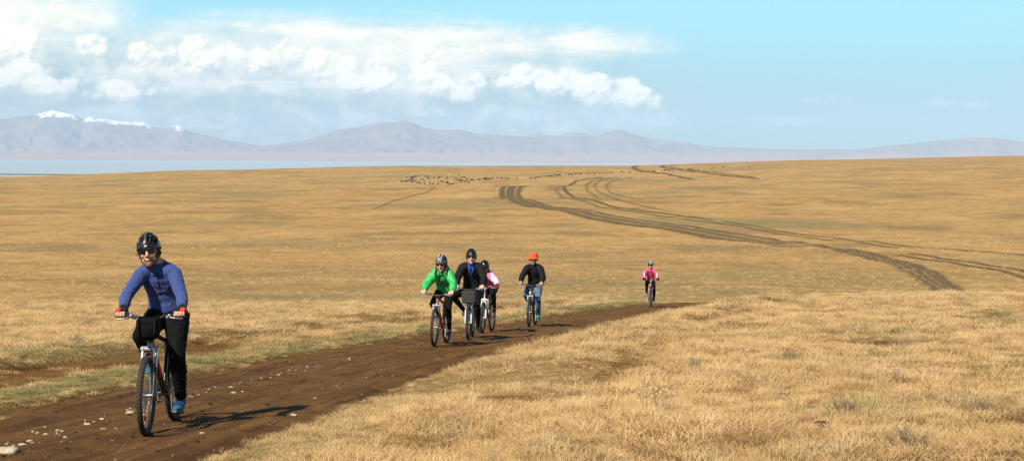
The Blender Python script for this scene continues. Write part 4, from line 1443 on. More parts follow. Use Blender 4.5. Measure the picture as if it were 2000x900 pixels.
    # ---- gloves
    if c.get('glove'):
        for s in (-1, 1):
            g = hand_parts(gp[s], s, wr[s], 0.0035, True)
            g.tube([wr[s] + (el[s] - wr[s]).normalized() * 0.035, wr[s] + V3((0.012, 0, 0))], [0.035, 0.036], 12)
            if c.get('full_glove'): g.join(hand_parts(gp[s], s, wr[s]))
            v, nr, f = remesh(g, 0.0045, 2)
            if c.get('full_glove'): v = v + nr * 0.0025
            gl = skin_mesh('glove', v, f, c['glove'], root)
            if c.get('glove_panel'):
                g = G(); q = gp[s]
                for i in range(2):
                    k = q + V3((0.026, s * (0.036 - 0.0235 * i), 0.030))
                    g.tube([lerp(wr[s], k, 0.45) + V3((0, 0, 0.016)), k + V3((0.004, 0, 0.008)), k + V3((0.026, 0, -0.004))], [0.010, 0.0125, 0.0118], 8)
                g.tube([wr[s] + V3((0, s * 0.022, 0.008)), q + V3((0, s * 0.046, 0.028)), q + V3((0.03, s * 0.044, 0.016))], [0.013, 0.015, 0.012], 8)
                v, nr, f = remesh(g, 0.005, 2)
                skin_mesh('knuckle_panel', v, f, c['glove_panel'], gl)
    # ---- head wear
    def hb(name, g, mat, parent=root): g.xf(HM); return g.build(name, mat, parent)
    if c.get('helmet'):
        g = helmet_shell(c.get('vents', True), r=c.get('helm_r', (0.136, 0.100, 0.124)))
        hm = hb('helmet', g, [c['helmet'], M_VENT])
        if c.get('stripe'):
            g = G(); cx = V3((-0.012, 0, 0.040)); r3 = c.get('helm_r', (0.136, 0.100, 0.124))
            for y0, hw in c['stripe'][1]:
                ps, rs = [], []
                for k in range(12):
                    t = R(80 - k * 7.5); ps.append(cx + V3((r3[0] * 1.012 * math.sin(t), y0 * (1 + 0.4 * k / 12), r3[2] * 1.012 * math.cos(t) * math.sqrt(max(0, 1 - (y0 / r3[1]) ** 2)))))
                    rs.append((hw * (0.55 + 0.75 * k / 11), 0.004))
                g.tube(ps, rs, 8, (0, 0, 1))
            hb('stripe', g, c['stripe'][0], hm)
        if c.get('badge'):
            g = G(); g.box((0.126, 0, 0.058), (0.006, 0.022, 0.009), Matrix.Rotation(R(-14), 4, 'Y'), 0.002); hb('badge', g, M_WHITE, hm)
        if c.get('visor'):
            g = G(); g.tube([(0.085, -0.085, 0.052), (0.128, -0.055, 0.052), (0.150, 0, 0.054), (0.128, 0.055, 0.052), (0.085, 0.085, 0.052)], [(0.010, 0.003), (0.022, 0.003), (0.028, 0.003), (0.022, 0.003), (0.010, 0.003)], 8, (0, 0, 1)); hb('visor', g, M_PLASTIC, hm)
        g = G()
        for s in (-1, 1):
            g.tube([(0.04, s * 0.088, 0.035), (0.03, s * 0.076, -0.03), (0.045, s * 0.055, -0.095), (0.05, s * 0.02, -0.125)], [(0.007, 0.0015)] * 4, 6)
            g.tube([(-0.05, s * 0.092, 0.02), (0.03, s * 0.077, -0.035)], [(0.007, 0.0015)] * 2, 6)
        hb('chin_strap', g, M_PLASTIC, hm)
    if c.get('hat'):
        g = G(); n = 32; prof = [(0.0, 0.118), (0.06, 0.116), (0.088, 0.105), (0.096, 0.085), (0.100, 0.05), (0.103, 0.030), (0.115, 0.018), (0.136, 0.002), (0.138, -0.002), (0.112, 0.012), (0.098, 0.026)]
        vs = []
        for r_, z in prof:
            for k in range(n):
                a = 2 * math.pi * k / n; wob = 1 + 0.03 * math.sin(3 * a + z * 30) * (z < 0.03)
                vs.append((r_ * math.cos(a) * 1.08 * wob - 0.005, r_ * math.sin(a) * 0.94 * wob, z + 0.02 + (0.008 * math.sin(2 * a + 1) if z < 0.02 else 0)))
        fs = [(j * n + k, (j + 1) * n + k, (j + 1) * n + (k + 1) % n, j * n + (k + 1) % n) for j in range(len(prof) - 1) for k in range(n)]
        g.add(vs, fs); ht = hb('sun_hat', g, M_HAT)
        g = G(); g.torus((0, 0, 0), 0.100, 0.005, nu=32, nv=6, rb=0.012); g.xf(Matrix.Translation((-0.005, 0, 0.052)) @ Matrix.Diagonal((1.07, 0.94, 1, 1)) @ Matrix.Rotation(R(90), 4, 'X')); hb('hat_band', g, simple('darker_orange_band', (0.62, 0.07, 0.02), 0.9), ht)
    if c.get('shades', True):
        g = G()
        for s in (-1, 1):
            g.tube([(0.103, s * 0.008, 0.010), (0.101, s * 0.030, 0.009), (0.088, s * 0.056, 0.010), (0.070, s * 0.068, 0.013)], [(0.0025, 0.012), (0.003, 0.0175), (0.003, 0.0165), (0.0025, 0.010)], 10, (0, 0, 1))
        gl = hb('sunglasses', g, M_SHADES)
        g = G(); g.tube([(0.100, -0.03, 0.026), (0.106, 0, 0.021), (0.100, 0.03, 0.026)], 0.0028, 8)
        for s in (-1, 1): g.tube([(0.100, s * 0.03, 0.026), (0.086, s * 0.058, 0.022), (0.072, s * 0.068, 0.016), (0.04, s * 0.077, 0.016), (-0.01, s * 0.082, 0.012)], 0.003, 8)
        hb('glasses_frame', g, M_PLASTIC, gl)
    else:
        for s in (-1, 1):
            g = G(); g.blob((0.080, s * 0.030, 0.010), (0.011, 0.014, 0.007)); ey = hb('eye', g, M_WHITE)
            g = G(); g.blob((0.0885, s * 0.030, 0.010), (0.004, 0.006, 0.006)); hb('iris', g, M_HAIR, ey)
    # mouth
    g = G(); sm = c.get('smile', 0.0)
    arc = [(0.0905 - 3.2 * (y * y) * 2.2, y, -0.063 + sm * (abs(y) / 0.026) ** 2 * 0.010) for y in np.linspace(-0.026, 0.026, 9)]
    g.tube([V3(a) + V3((0.002, 0, 0)) for a in arc], [(0.004, 0.003)] + [(0.005, 0.0095 if sm else 0.0065)] * 7 + [(0.004, 0.003)], 10, (0, 0, 1))
    mo = hb('mouth', g, M_LIP)
    if sm:
        g = G(); g.tube([V3((a[0] + 0.0045, a[1] * 0.78, a[2] + 0.001)) for a in arc], [(0.003, 0.002)] + [(0.004, 0.0045)] * 7 + [(0.003, 0.002)], 10, (0, 0, 1)); hb('teeth', g, M_TEETH, mo)
    if c.get('beard'):
        g = G(); g.blob((0.027, 0, -0.086), (0.066, 0.058, 0.044), None, 20, 12); g.blob((0.066, 0, -0.106), (0.0285, 0.032, 0.024))
        for s in (-1, 1):
            g.tube([(0.0, s * 0.070, -0.02), (0.012, s * 0.066, -0.055), (0.03, s * 0.052, -0.085)], [0.010, 0.013, 0.018], 8)
            g.tube([(0.094, s * 0.004, -0.047), (0.088, s * 0.022, -0.052), (0.074, s * 0.036, -0.070)], [0.0055, 0.0055, 0.007], 8)
        v, nr, f = remesh(g, 0.005, 2); v = v + nr * (0.0022 * fbm(v[:, 0] * 160, v[:, 1] * 160, v[:, 2] * 160, 2, 4))[:, None]
        A_ = np.array(HM); v = v @ A_[:3, :3].T + A_[:3, 3]
        skin_mesh('beard', v, f, M_BEARD, root)
    if c.get('hair') == 'short':
        g = G()
        for s in (-1, 1):
            g.tube([(-0.02, s * 0.078, 0.02), (-0.03, s * 0.082, -0.02), (-0.05, s * 0.075, -0.055)], [0.012, 0.015, 0.010], 8)
            g.tube([(0.0, s * 0.086, 0.0), (0.006, s * 0.10, -0.02), (-0.004, s * 0.106, -0.032)], [0.008, 0.007, 0.002], 6)
        g.blob((-0.075, 0, -0.03), (0.035, 0.065, 0.05))
        v, nr, f = remesh(g, 0.006, 1); v = v + nr * (0.006 * fbm(v[:, 0] * 60, v[:, 1] * 60, v[:, 2] * 25, 2, 4))[:, None]
        A_ = np.array(HM); v = v @ A_[:3, :3].T + A_[:3, 3]
        skin_mesh('hair', v, f, M_HAIR, root)
    if c.get('hair') == 'long':
        g = G()
        for k in range(26):
            s = 1 if k < 18 else -1
            a = RNG.uniform(-0.06, 0.02)
            p0 = V3((a, s * RNG.uniform(0.066, 0.084), 0.02)); p1 = p0 + V3((RNG.uniform(-.01, .03), s * RNG.uniform(0.0, .02), -0.075)); p2 = p1 + V3((RNG.uniform(0.0, .05), s * RNG.uniform(-.01, .03), -0.08)); p3 = p2 + V3((RNG.uniform(-0.01, .04), s * RNG.uniform(-.02, .02), -RNG.uniform(0.02, 0.10)))
            g.tube([p0, p1, p2, p3], [0.008, 0.011, 0.010, 0.002], 6)
        g.blob((-0.075, 0, -0.03), (0.035, 0.07, 0.06))
        hb('hair', g, c.get('hair_mat', M_REDHAIR))
    if c.get('scarf'):
        g = G(); g.torus((0, 0, 0), 0.072, 0.026, nu=32, nv=12, rb=0.030)
        g.xf(Matrix.Translation(N + V3((0.03, 0, 0.055))) @ Matrix.Rotation(R(-18), 4, 'Y') @ Matrix.Rotation(R(90), 4, 'X'))
        g.blob(N + V3((0.105, -0.035, 0.075)), (0.026, 0.045, 0.032))
        v, nr, f = remesh(g, 0.007, 2)
        skin_mesh('scarf', cloth(v, nr, 0.005, 30, 2), f, c['scarf'], root)
    if c.get('waist_bag'):
        g = G(); q = ax(0.16, 0.155); g.box(q, (0.09, 0.19, 0.13), Matrix.Rotation(lean, 4, 'Y'), 0.035)
        wb = g.build('waist_bag', M_BAG, root)
        g = G(); g.torus((0, 0, 0), 0.168 * w, 0.006, nu=40, nv=6, rb=0.018); g.xf(Matrix.Translation(ax(0.14)) @ Matrix.Rotation(lean, 4, 'Y') @ Matrix.Rotation(R(90), 4, 'X') @ Matrix.Diagonal((0.86, 1, 1, 1))); g.build('strap', M_BAG, wb)
    return root, dict(P=P, N=N, sh=sh, el=el, wr=wr, kn=kn, hd=hd)


def handlebar_bag(M, st, label, size, mat, z, x=0.60):
    root = empty('handlebar_bag', M); tag(root, label, 'bag', 'bags hung on handlebars')
    g = G(); g.box((x, 0, z), size, None, min(size) * (0.46 if mat is M_BAG else 0.2))
    v, nr, f = remesh(g, 0.008, 3)
    g = G(); g.add(cloth(v, nr, 0.007, 14, 12), f); g.xf(st)
    g.build('pouch', mat, root)
    g = G(); g.box((x + 0.004, 0, z + size[2] * (0.36 if mat is not M_BAG else 0.28)), (size[0] * (1.03 if mat is not M_BAG else 0.93), size[1] * (1.03 if mat is not M_BAG else 0.9), size[2] * 0.30), None, min(size) * (0.13 if mat is not M_BAG else 0.14)); g.xf(st); g.build('flap', mat, root)
    for s in (-1, 1):
        g = G(); g.tube([(0.515, s * 0.07, 0.985), (x - size[0] * 0.2, s * 0.07, z + size[2] * 0.53), (x + size[0] * 0.53, s * 0.07, z + size[2] * 0.40), (x + size[0] * 0.54, s * 0.07, z - size[2] * 0.2)], [(0.012, 0.002)] * 4, 6, (1, 0, 0)); g.xf(st)
        g.build('strap', mat, root)
    return root


def place(px, row, turn, lean=0.0):
    """world frame of a bicycle whose front tyre touches the road at that photo pixel.
    turn: heading in degrees from straight at the camera plane, positive towards the photo's left"""
    d = ray(px, row)
    ys = np.linspace(6, 75, 7000)
    zs = road_z(d[0] * ys, ys)
    k = np.nonzero(d[2] * ys <= zs)[0][0]
    fx, fy = d[0] * ys[k], ys[k]
    h = np.array([-math.sin(R(turn)), -math.cos(R(turn))])
    c = np.array([fx, fy]) - h * AX_F.x
    pf = V3((fx, fy, float(road_z(fx, fy)))); rr_ = np.array([fx, fy]) - h * (AX_F.x - AX_R.x)
    pr = V3((rr_[0], rr_[1], float(road_z(*rr_))))
    X = (pf - pr).normalized(); Y = V3((0, 0, 1)).cross(X).normalized(); Z = X.cross(Y)
    if lean:
        rot = Matrix.Rotation(R(lean), 3, X); Y = rot @ Y; Z = rot @ Z
    o = pr + X * (-AX_R.x)
    M = Matrix.Identity(4)
    for i in range(3): M[i][0], M[i][1], M[i][2], M[i][3] = X[i], Y[i], Z[i], o[i]
    M[2][3] -= 0.006
    return M


F_RED = simple('red_white_frame_paint', (0.55, 0.03, 0.03), 0.3, 0, 0.6, 0.06, 20)
F_BLACK = simple('black_frame_paint', (0.015, 0.015, 0.017), 0.3, 0, 0.6, 0.1, 20)
F_WHITE = simple('white_frame_paint', (0.75, 0.75, 0.74), 0.3, 0, 0.6, 0.05, 20)
F_DKRED = simple('dark_red_frame_paint', (0.30, 0.03, 0.025), 0.3, 0, 0.6, 0.1, 20)
F_PURPLE = simple('violet_frame_paint', (0.16, 0.05, 0.14), 0.3, 0, 0.6, 0.1, 20)
F_SILVER = simple('silver_fork_paint', (0.55, 0.55, 0.56), 0.3, 0.5, 0.6, 0.06, 20)
F_GREY = simple('dark_grey_fork', (0.10, 0.10, 0.105), 0.35, 0.2, 0.5, 0.1, 20)

# 1. the leading cyclist
M1 = place(286, 849, -1, 1.5)
b1, st1 = make_bike(M1, 'black and red mountain bike nearest the camera with a black bag on its handlebar',
                    dict(frame=F_BLACK, fork=F_BLACK, decal=F_RED, steer=3, crank=6, spin=0.9, crown=F_SILVER))
p1, j1 = make_person(M1, st1, 'cyclist in blue long-sleeved jersey and black helmet smiling at the front of the group',
                     dict(skin=M_SKIN, trousers=M_TIGHTS, top=M_BLUE, top_name='jersey', shoe=M_SHOEB, toe_cap=M_TEALT, crank=6, lean=25, side=-0.035, scale=0.968, width=0.96, head=1.04,
                          yaw=3, pitch=5, roll=6, helmet=M_HELMB, stripe=(M_STRIPE, [(0, 0.012)]), badge=True, smile=1.0, beard=True, hair='short', glove=M_BLACKCLOTH, glove_panel=M_REDC,
                          elbow={1: 0.25, -1: 1.15}, head_off=(0, -0.050, -0.012), voxel=0.0075, bvox=0.0048, fold=0.007, fold_freq=12, zip=(0.58, 0.95, M_BLACKCLOTH, 0.007), collar=(0.068, 0.035), sleeve=0.84, hem=-0.06, trouser=0.015, trouser_fold=0.012, knee={-1: 0.09, 1: 0.12}, toe={1: 6, -1: 16}, limb=0.92, seed=2))
handlebar_bag(M1, st1, 'black soft bag strapped on the handlebar of the nearest bike', (0.17, 0.205, 0.20), M_BAG, 0.895, 0.61)

# 2. green jacket
M2 = place(848, 675, 9, 0)
b2, st2 = make_bike(M2, 'dark mountain bike with a red head tube ridden by the cyclist in green',
                    dict(frame=F_DKRED, fork=F_BLACK, steer=2, crank=28, spin=0.2, crown=F_SILVER, bar_z=-0.075))
make_person(M2, st2, 'cyclist in bright green jacket and grey vented helmet with long auburn hair',
            dict(skin=M_SKIN2, trousers=M_TIGHTS, top=M_GREENJ, shoe=M_SHOEK, crank=28, lean=40, scale=0.95, width=0.92, yaw=-4, pitch=16, helmet=M_HELMG, stripe=(M_WHITE, [(-0.022, 0.005), (0.022, 0.005)]),
                 hair='long', scarf=M_WCLOTH, hood=True, elbow=1.3, fit=0.014, puff=1.12, fold=0.014, fold_freq=13, zip=(0.25, 0.9, simple('blue_zip', (0.05, 0.25, 0.5)), 0.006), sleeve=0.93, hem=0.0, bvox=0.007, seed=6, leg=0.95, head=1.08, head_off=(0.01, 0, -0.025)))

# 3. black jacket
M3 = place(914, 663, 3, 0)
b3, st3 = make_bike(M3, 'black mountain bike with a dark grey handlebar bag, ridden by the cyclist in black',
                    dict(frame=F_DKRED, fork=F_SILVER, steer=0, crank=-12, spin=0.6, crown=F_SILVER))
make_person(M3, st3, 'cyclist in open black jacket over a bright blue shirt, black helmet and sunglasses',
            dict(skin=M_SKIN2, trousers=M_TIGHTS, top=M_DARKJKT, shoe=M_SHOEK, crank=-12, lean=24, scale=1.08, width=1.06, yaw=4, pitch=6, head=1.08, head_off=(0, 0, -0.022), helmet=M_HELMB, badge=True, elbow=1.2, fit=0.014, puff=1.15, fold=0.012,
                 under=M_BLUESH, open=lambda t, y, f_: (t > 0.55) & (np.abs(y + 0.01) < (t - 0.54) * 0.16) & (f_ > 0.0), sleeve=0.95, hem=-0.05, bvox=0.007, seed=11, knee={-1: 0.75, 1: 0.1}, hair='short', smile=0.0, toe={1: 8, -1: -4}, sole=M_SOLE))
handlebar_bag(M3, st3, 'dark grey square bag hung on the handlebar of the second bike', (0.12, 0.265, 0.24), M_GREYBAG, 0.83, 0.60)

# 4. partly hidden cyclist in pink and white
M4 = place(942, 650, 10, 0)
b4, st4 = make_bike(M4, 'violet and white bike half hidden behind the cyclist in black',
                    dict(frame=F_PURPLE, fork=F_WHITE, decal=F_WHITE, steer=4, crank=150, spin=0.1, crown=F_WHITE, stem=M_WHITE))
make_person(M4, st4, 'cyclist in pale pink jacket and round black helmet half hidden behind the black jacket',
            dict(skin=M_SKIN2, trousers=M_TIGHTS, top=[M_ROSE, M_PALEPINK], shoe=M_SHOEK, crank=150, lean=43, scale=0.86, side=-0.05, width=0.92, yaw=8, pitch=24, helmet=M_HELMB, vents=False, helm_r=(0.135, 0.106, 0.122),
                 hair='long', hair_mat=M_HAIR, glove=M_MAROON, full_glove=True, elbow=1.2, fit=0.012, puff=1.08, fold=0.012, sleeve=0.94, hem=0.0, bvox=0.008, seed=15,
                 top_paint=lambda t, y, f_, cen, sh: (np.abs(y) > 0.125).astype(int)))

# 5. orange hat
M5 = place(1033, 637, 9, 0)
b5, st5 = make_bike(M5, 'dark bike with a white front lamp ridden by the cyclist in jeans',
                    dict(frame=F_BLACK, fork=F_BLACK, steer=2, crank=20, spin=0.5, lamp=True, crown=F_SILVER))
make_person(M5, st5, 'cyclist in orange-red sun hat, black jacket, jeans and teal shoes',
            dict(skin=M_SKIN3, trousers=M_DENIM, top=M_DARKJKT, shoe=M_SHOEG, crank=20, lean=24, scale=1.05, width=0.98, yaw=6, pitch=10, head=1.12, hat=True, hair='short', elbow=0.9, fit=0.012, puff=1.15, fold=0.012, sleeve=0.90, hem=0.02,
                 trouser=0.012, trouser_fold=0.006, waist_bag=True, zip=(0.2, 0.95, M_PLASTIC, 0.006), bvox=0.008, seed=21, toe={1: 14, -1: 10}))

# 6. the last one, pink jersey
M6 = place(1271, 600, 4, 0)
b6, st6 = make_bike(M6, 'red and black mountain bike farthest back on the road',
                    dict(frame=F_RED, fork=F_BLACK, steer=3, crank=-30, spin=0.3, bar=F_BLACK, stem=M_WHITE))
make_person(M6, st6, 'cyclist in hot pink and white jersey with navy hem, farthest back on the road',
            dict(skin=M_SKIN2, trousers=M_TIGHTS, top=[M_PINK, M_WCLOTH, M_NAVY], top_name='jersey', shoe=M_SHOEK, toe_cap=M_SOLE, crank=-30, lean=34, scale=1.0, width=0.95, yaw=0, pitch=14, helmet=M_HELMB, stripe=(M_WHITE, [(-0.035, 0.008), (0.035, 0.008), (0, 0.006)]),
                 glove=M_BLACKCLOTH, full_glove=True, elbow=1.3, fold=0.005, sleeve=0.9, hem=0.0, bvox=0.009, seed=25, hair='short',
                 top_paint=lambda t, y, f_, cen, sh: np.where(t < 0.17, 2, np.where((np.abs(y) > 0.225) & (np.abs(y) < 0.25) | ((t > 0.52) & (t < 0.68) & (np.abs(np.abs(y) - (t - 0.5) * 0.55) < 0.02)), 1, 0))))
# ------------------------------------------------------------------ grazing animals on the far slope
M_COATS = {'black': simple('black_coat', (0.014, 0.012, 0.011), 0.9, 0, 0.2, 0.3, 3), 'brown': simple('brown_coat', (0.035, 0.018, 0.010), 0.9, 0, 0.2, 0.3, 3), 'white': simple('white_coat', (0.52, 0.47, 0.39), 0.9, 0, 0.2, 0.1, 3)}


def animal_mesh(coat, grazing):
    g = G(); up = (0, 0, 1)
    g.tube([(-0.72, 0, 0.78), (-0.62, 0, 0.80), (-0.3, 0, 0.79), (0.1, 0, 0.76), (0.45, 0, 0.80), (0.62, 0, 0.82)], [(0.12, 0.14), (0.22, 0.25), (0.25, 0.29), (0.27, 0.31), (0.22, 0.27), (0.12, 0.16)], 12, up)
    if grazing:
        g.tube([(0.52, 0, 0.85), (0.82, 0, 0.62), (0.98, 0, 0.36)], [0.17, 0.12, 0.09], 10); g.tube([(0.94, 0, 0.40), (1.02, 0, 0.25), (1.06, 0, 0.10)], [0.10, 0.085, 0.05], 10); ear = (0.93, 0.42)
    else:
        g.tube([(0.52, 0, 0.85), (0.78, 0, 1.05), (0.9, 0, 1.18)], [0.17, 0.12, 0.10], 10); g.tube([(0.84, 0, 1.22), (1.02, 0, 1.14), (1.18, 0, 1.02)], [0.10, 0.085, 0.05], 10); ear = (0.86, 1.28)
    for s in (-1, 1):
        g.tube([(ear[0], s * 0.08, ear[1]), (ear[0] - 0.02, s * 0.2, ear[1] + 0.02)], [0.04, 0.01], 6)
        g.tube([(0.45, s * 0.14, 0.75), (0.46, s * 0.14, 0.42), (0.47, s * 0.14, 0.24), (0.47, s * 0.14, 0.0)], [0.11, 0.065, 0.045, 0.05], 8)
        g.tube([(-0.55, s * 0.15, 0.80), (-0.42, s * 0.15, 0.52), (-0.60, s * 0.15, 0.34), (-0.57, s * 0.15, 0.0)], [0.15, 0.09, 0.05, 0.05], 8)
    g.tube([(-0.72, 0, 0.88), (-0.84, 0, 0.72), (-0.86, 0, 0.42)], [0.04, 0.03, 0.035], 6)
    v, nr, f = remesh(g, 0.055, 2)
    me = bpy.data.meshes.new('grazing_animal'); me.from_pydata(v.tolist(), [], f)
    me.polygons.foreach_set('use_smooth', [True] * len(f)); me.materials.append(M_COATS[coat])
    return me


AM = {(c_, q): animal_mesh(c_, q) for c_ in M_COATS for q in (True, False)}
za = lambda x, y: (770 + x / 12.5, 330 + y / 12.5)
zb = lambda x, y: (900 + x / 12.5, 325 + y / 12.5)
zc = lambda x, y: (1030 + x / 9.09, 320 + y / 9.09)
zd = lambda x, y: (1230 + x / 8.0, 310 + y / 8.0)
HERD = [
    ('tight bunch at the far left', za, [(110, 320, 'white'), (178, 326, 'black'), (262, 304, 'black'), (305, 318, 'black'), (245, 232, 'white'), (285, 190, 'white'), (305, 214, 'brown'), (350, 245, 'white'), (345, 272, 'black'), (402, 195, 'white'), (390, 222, 'black'), (405, 258, 'black'), (436, 214, 'black'), (432, 238, 'black'), (462, 254, 'black'), (488, 203, 'black'), (510, 192, 'brown'), (550, 187, 'black')]),
    ('loose patch beside the tight bunch', za, [(446, 295, 'brown'), (440, 338, 'brown'), (488, 382, 'white'), (522, 290, 'brown'), (575, 238, 'white'), (575, 290, 'white'), (580, 342, 'brown'), (620, 362, 'brown'), (680, 205, 'white'), (688, 266, 'brown'), (712, 296, 'white'), (738, 318, 'black'), (745, 388, 'black')]),
    ('middle of the scattered herd', za, [(775, 185, 'brown'), (828, 182, 'black'), (800, 243, 'white'), (830, 246, 'black'), (785, 328, 'white'), (820, 314, 'white'), (802, 382, 'white'), (868, 362, 'brown'), (935, 380, 'white'), (945, 392, 'black'), (968, 240, 'brown'), (988, 260, 'white'), (1075, 236, 'brown'), (1070, 362, 'brown'), (1120, 200, 'brown'), (1140, 328, 'black'), (1150, 348, 'white'), (1190, 325, 'brown')]),
    ('right part of the scattered herd', za, [(1284, 210, 'brown'), (1284, 252, 'brown'), (1292, 330, 'brown'), (1296, 364, 'black'), (1345, 156, 'white'), (1362, 374, 'brown'), (1395, 356, 'white'), (1412, 374, 'brown'), (1456, 226, 'black'), (1522, 222, 'brown'), (1520, 284, 'black'), (1582, 156, 'black'), (1588, 286, 'brown'), (1622, 306, 'black'), (1650, 280, 'black'), (1662, 216, 'black'), (1720, 206, 'black')]),
    ('group trailing off the herd', zb, [(90, 384, 'brown'), (180, 412, 'brown'), (152, 328, 'brown'), (262, 346, 'black'), (295, 346, 'black'), (355, 348, 'white'), (435, 342, 'brown'), (572, 324, 'black'), (604, 292, 'black'), (610, 316, 'black'), (648, 330, 'brown'), (690, 322, 'brown'), (738, 306, 'brown')]),
    ('stragglers before the single file', zb, [(795, 292, 'brown'), (848, 292, 'white'), (894, 282, 'black'), (1000, 298, 'brown'), (1100, 308, 'black'), (1168, 322, 'black'), (1384, 312, 'black'), (1438, 308, 'white')]),
    ('left half of the single file', zc, [(55, 260, 'black'), (80, 250, 'black'), (108, 252, 'white'), (135, 252, 'brown'), (190, 240, 'black'), (235, 229, 'black'), (304, 220, 'black'), (372, 227, 'black'), (412, 223, 'brown'), (446, 220, 'brown'), (490, 208, 'black'), (530, 214, 'black'), (556, 210, 'black'), (584, 212, 'black'), (615, 210, 'white'), (650, 205, 'white')]),
    ('right half of the single file', zc, [(742, 202, 'black'), (790, 206, 'brown'), (858, 186, 'black'), (930, 196, 'brown'), (958, 186, 'black'), (1082, 185, 'black'), (1145, 182, 'brown'), (1160, 168, 'white'), (1195, 174, 'black'), (1268, 168, 'brown'), (1328, 167, 'black'), (1385, 159, 'black'), (1428, 160, 'brown'), (1476, 158, 'black'), (1506, 158, 'black'), (1680, 145, 'black'), (1818, 156, 'black')]),
    ('bunch beside the left skyline track', zd, [(182, 206, 'black'), (238, 203, 'black'), (292, 190, 'brown'), (348, 194, 'black'), (388, 196, 'black'), (440, 192, 'white'), (464, 203, 'white')]),
    ('bunch between the two skyline tracks', zd, [(542, 180, 'black'), (574, 182, 'black'), (590, 172, 'black'), (574, 204, 'white'), (624, 192, 'black'), (684, 192, 'brown'), (728, 188, 'white')]),
    ('bunch beside the right skyline track', zd, [(858, 162, 'white'), (932, 168, 'brown'), (964, 168, 'black'), (996, 186, 'black'), (1068, 179, 'black'), (1106, 182, 'white')]),
    ('last few below the skyline', zd, [(1280, 160, 'brown'), (1308, 142, 'brown'), (1466, 138, 'brown'), (1628, 130, 'white'), (1662, 128, 'white'), (1822, 136, 'white')]),
]
ORD = ['first', 'second', 'third', 'fourth', 'fifth', 'sixth', 'seventh', 'eighth', 'ninth', 'tenth', 'eleventh', 'twelfth']
_ra = random.Random(4)
for where, zz, lst in HERD:
    tot = {}
    for q in lst: tot[q[2]] = tot.get(q[2], 0) + 1
    cnt = {}
    for x, y, coat in sorted(lst):
        cnt[coat] = cnt.get(coat, 0) + 1
        px, row = zz(x, y)
        wx, wy = ground_at(px, row + 1.0)
        o = bpy.data.objects.new('grazing_animal', AM[(coat, _ra.random() < 0.75)]); COL.objects.link(o)
        o.location = (wx, wy, float(land(wx, wy)) - 0.03)
        o.rotation_euler = (0, 0, _ra.choice([0, math.pi]) + _ra.uniform(-0.7, 0.7))
        k = _ra.uniform(0.85, 1.15) * (0.85 if coat == 'white' else 1.05); o.scale = (k, k, k)
        if tot[coat] == 1: lab = 'only %s animal in the %s' % (coat, where)
        else: lab = '%s %s animal from the left in the %s' % (ORD[cnt[coat] - 1], coat, where)
        tag(o, lab, 'grazing animal', 'livestock grazing on the far slope')

# the herder on the far slope
wx, wy = ground_at(1462.5, 328.0)
root = empty('person', Matrix.Translation((wx, wy, float(land(wx, wy)) - 0.02)) @ Matrix.Rotation(R(-80), 4, 'Z'))
tag(root, 'tiny dark herder standing at the right of the livestock near the skyline', 'herder')
g = G()
for s in (-1, 1):
    g.tube([(0, s * 0.09, 0.9), (0.01, s * 0.1, 0.5), (-0.01, s * 0.1, 0.08)], [0.09, 0.065, 0.05], 10); g.tube([(-0.03, s * 0.1, 0.05), (0.16, s * 0.11, 0.04)], [0.05, 0.04], 8)
    g.tube([(0, s * 0.19, 1.42), (-0.02, s * 0.27, 1.12), (0.06, s * 0.27, 0.86)], [0.06, 0.05, 0.035], 10); g.blob((0.07, s * 0.27, 0.80), (0.04, 0.03, 0.06))
g.tube([(0, 0, 0.85), (0, 0, 1.1), (0, 0, 1.38), (0, 0, 1.5)], [(0.11, 0.16), (0.10, 0.15), (0.10, 0.19), (0.06, 0.07)], 14, (0, 1, 0)); g.tube([(0, 0, 1.45), (0.01, 0, 1.58)], 0.055, 10)
h = head_parts(); h.xf(Matrix.Translation((0.03, 0, 1.66))); g.join(h)
v, nr, f = remesh(g, 0.016, 2); skin_mesh('body', v, f, M_SKIN3, root)
g = G(); g.tube([(0, 0, 0.55), (0, 0, 0.9), (0, 0, 1.1), (0, 0, 1.38), (0, 0, 1.5)], [(0.20, 0.24), (0.15, 0.20), (0.13, 0.18), (0.13, 0.21), (0.08, 0.09)], 14, (0, 1, 0))
for s in (-1, 1): g.tube([(0, s * 0.19, 1.40), (-0.02, s * 0.27, 1.12), (0.05, s * 0.27, 0.90)], [0.085, 0.07, 0.055], 10)
v, nr, f = remesh(g, 0.02, 2); skin_mesh('coat', cloth(v, nr, 0.01, 8, 2), f, M_BLACKCLOTH, root)
g = G(); g.blob((0.02, 0, 1.74), (0.115, 0.10, 0.09)); g.build('cap', M_BLACKCLOTH, root)
g = G()
for s in (-1, 1): g.tube([(0, s * 0.1, 0.62), (-0.01, s * 0.1, 0.08)], [0.085, 0.07], 10)
g.blob((0, 0, 0.66), (0.12, 0.17, 0.14))
v, nr, f = remesh(g, 0.02, 2); skin_mesh('trousers', v, f, M_BLACKCLOTH, root)

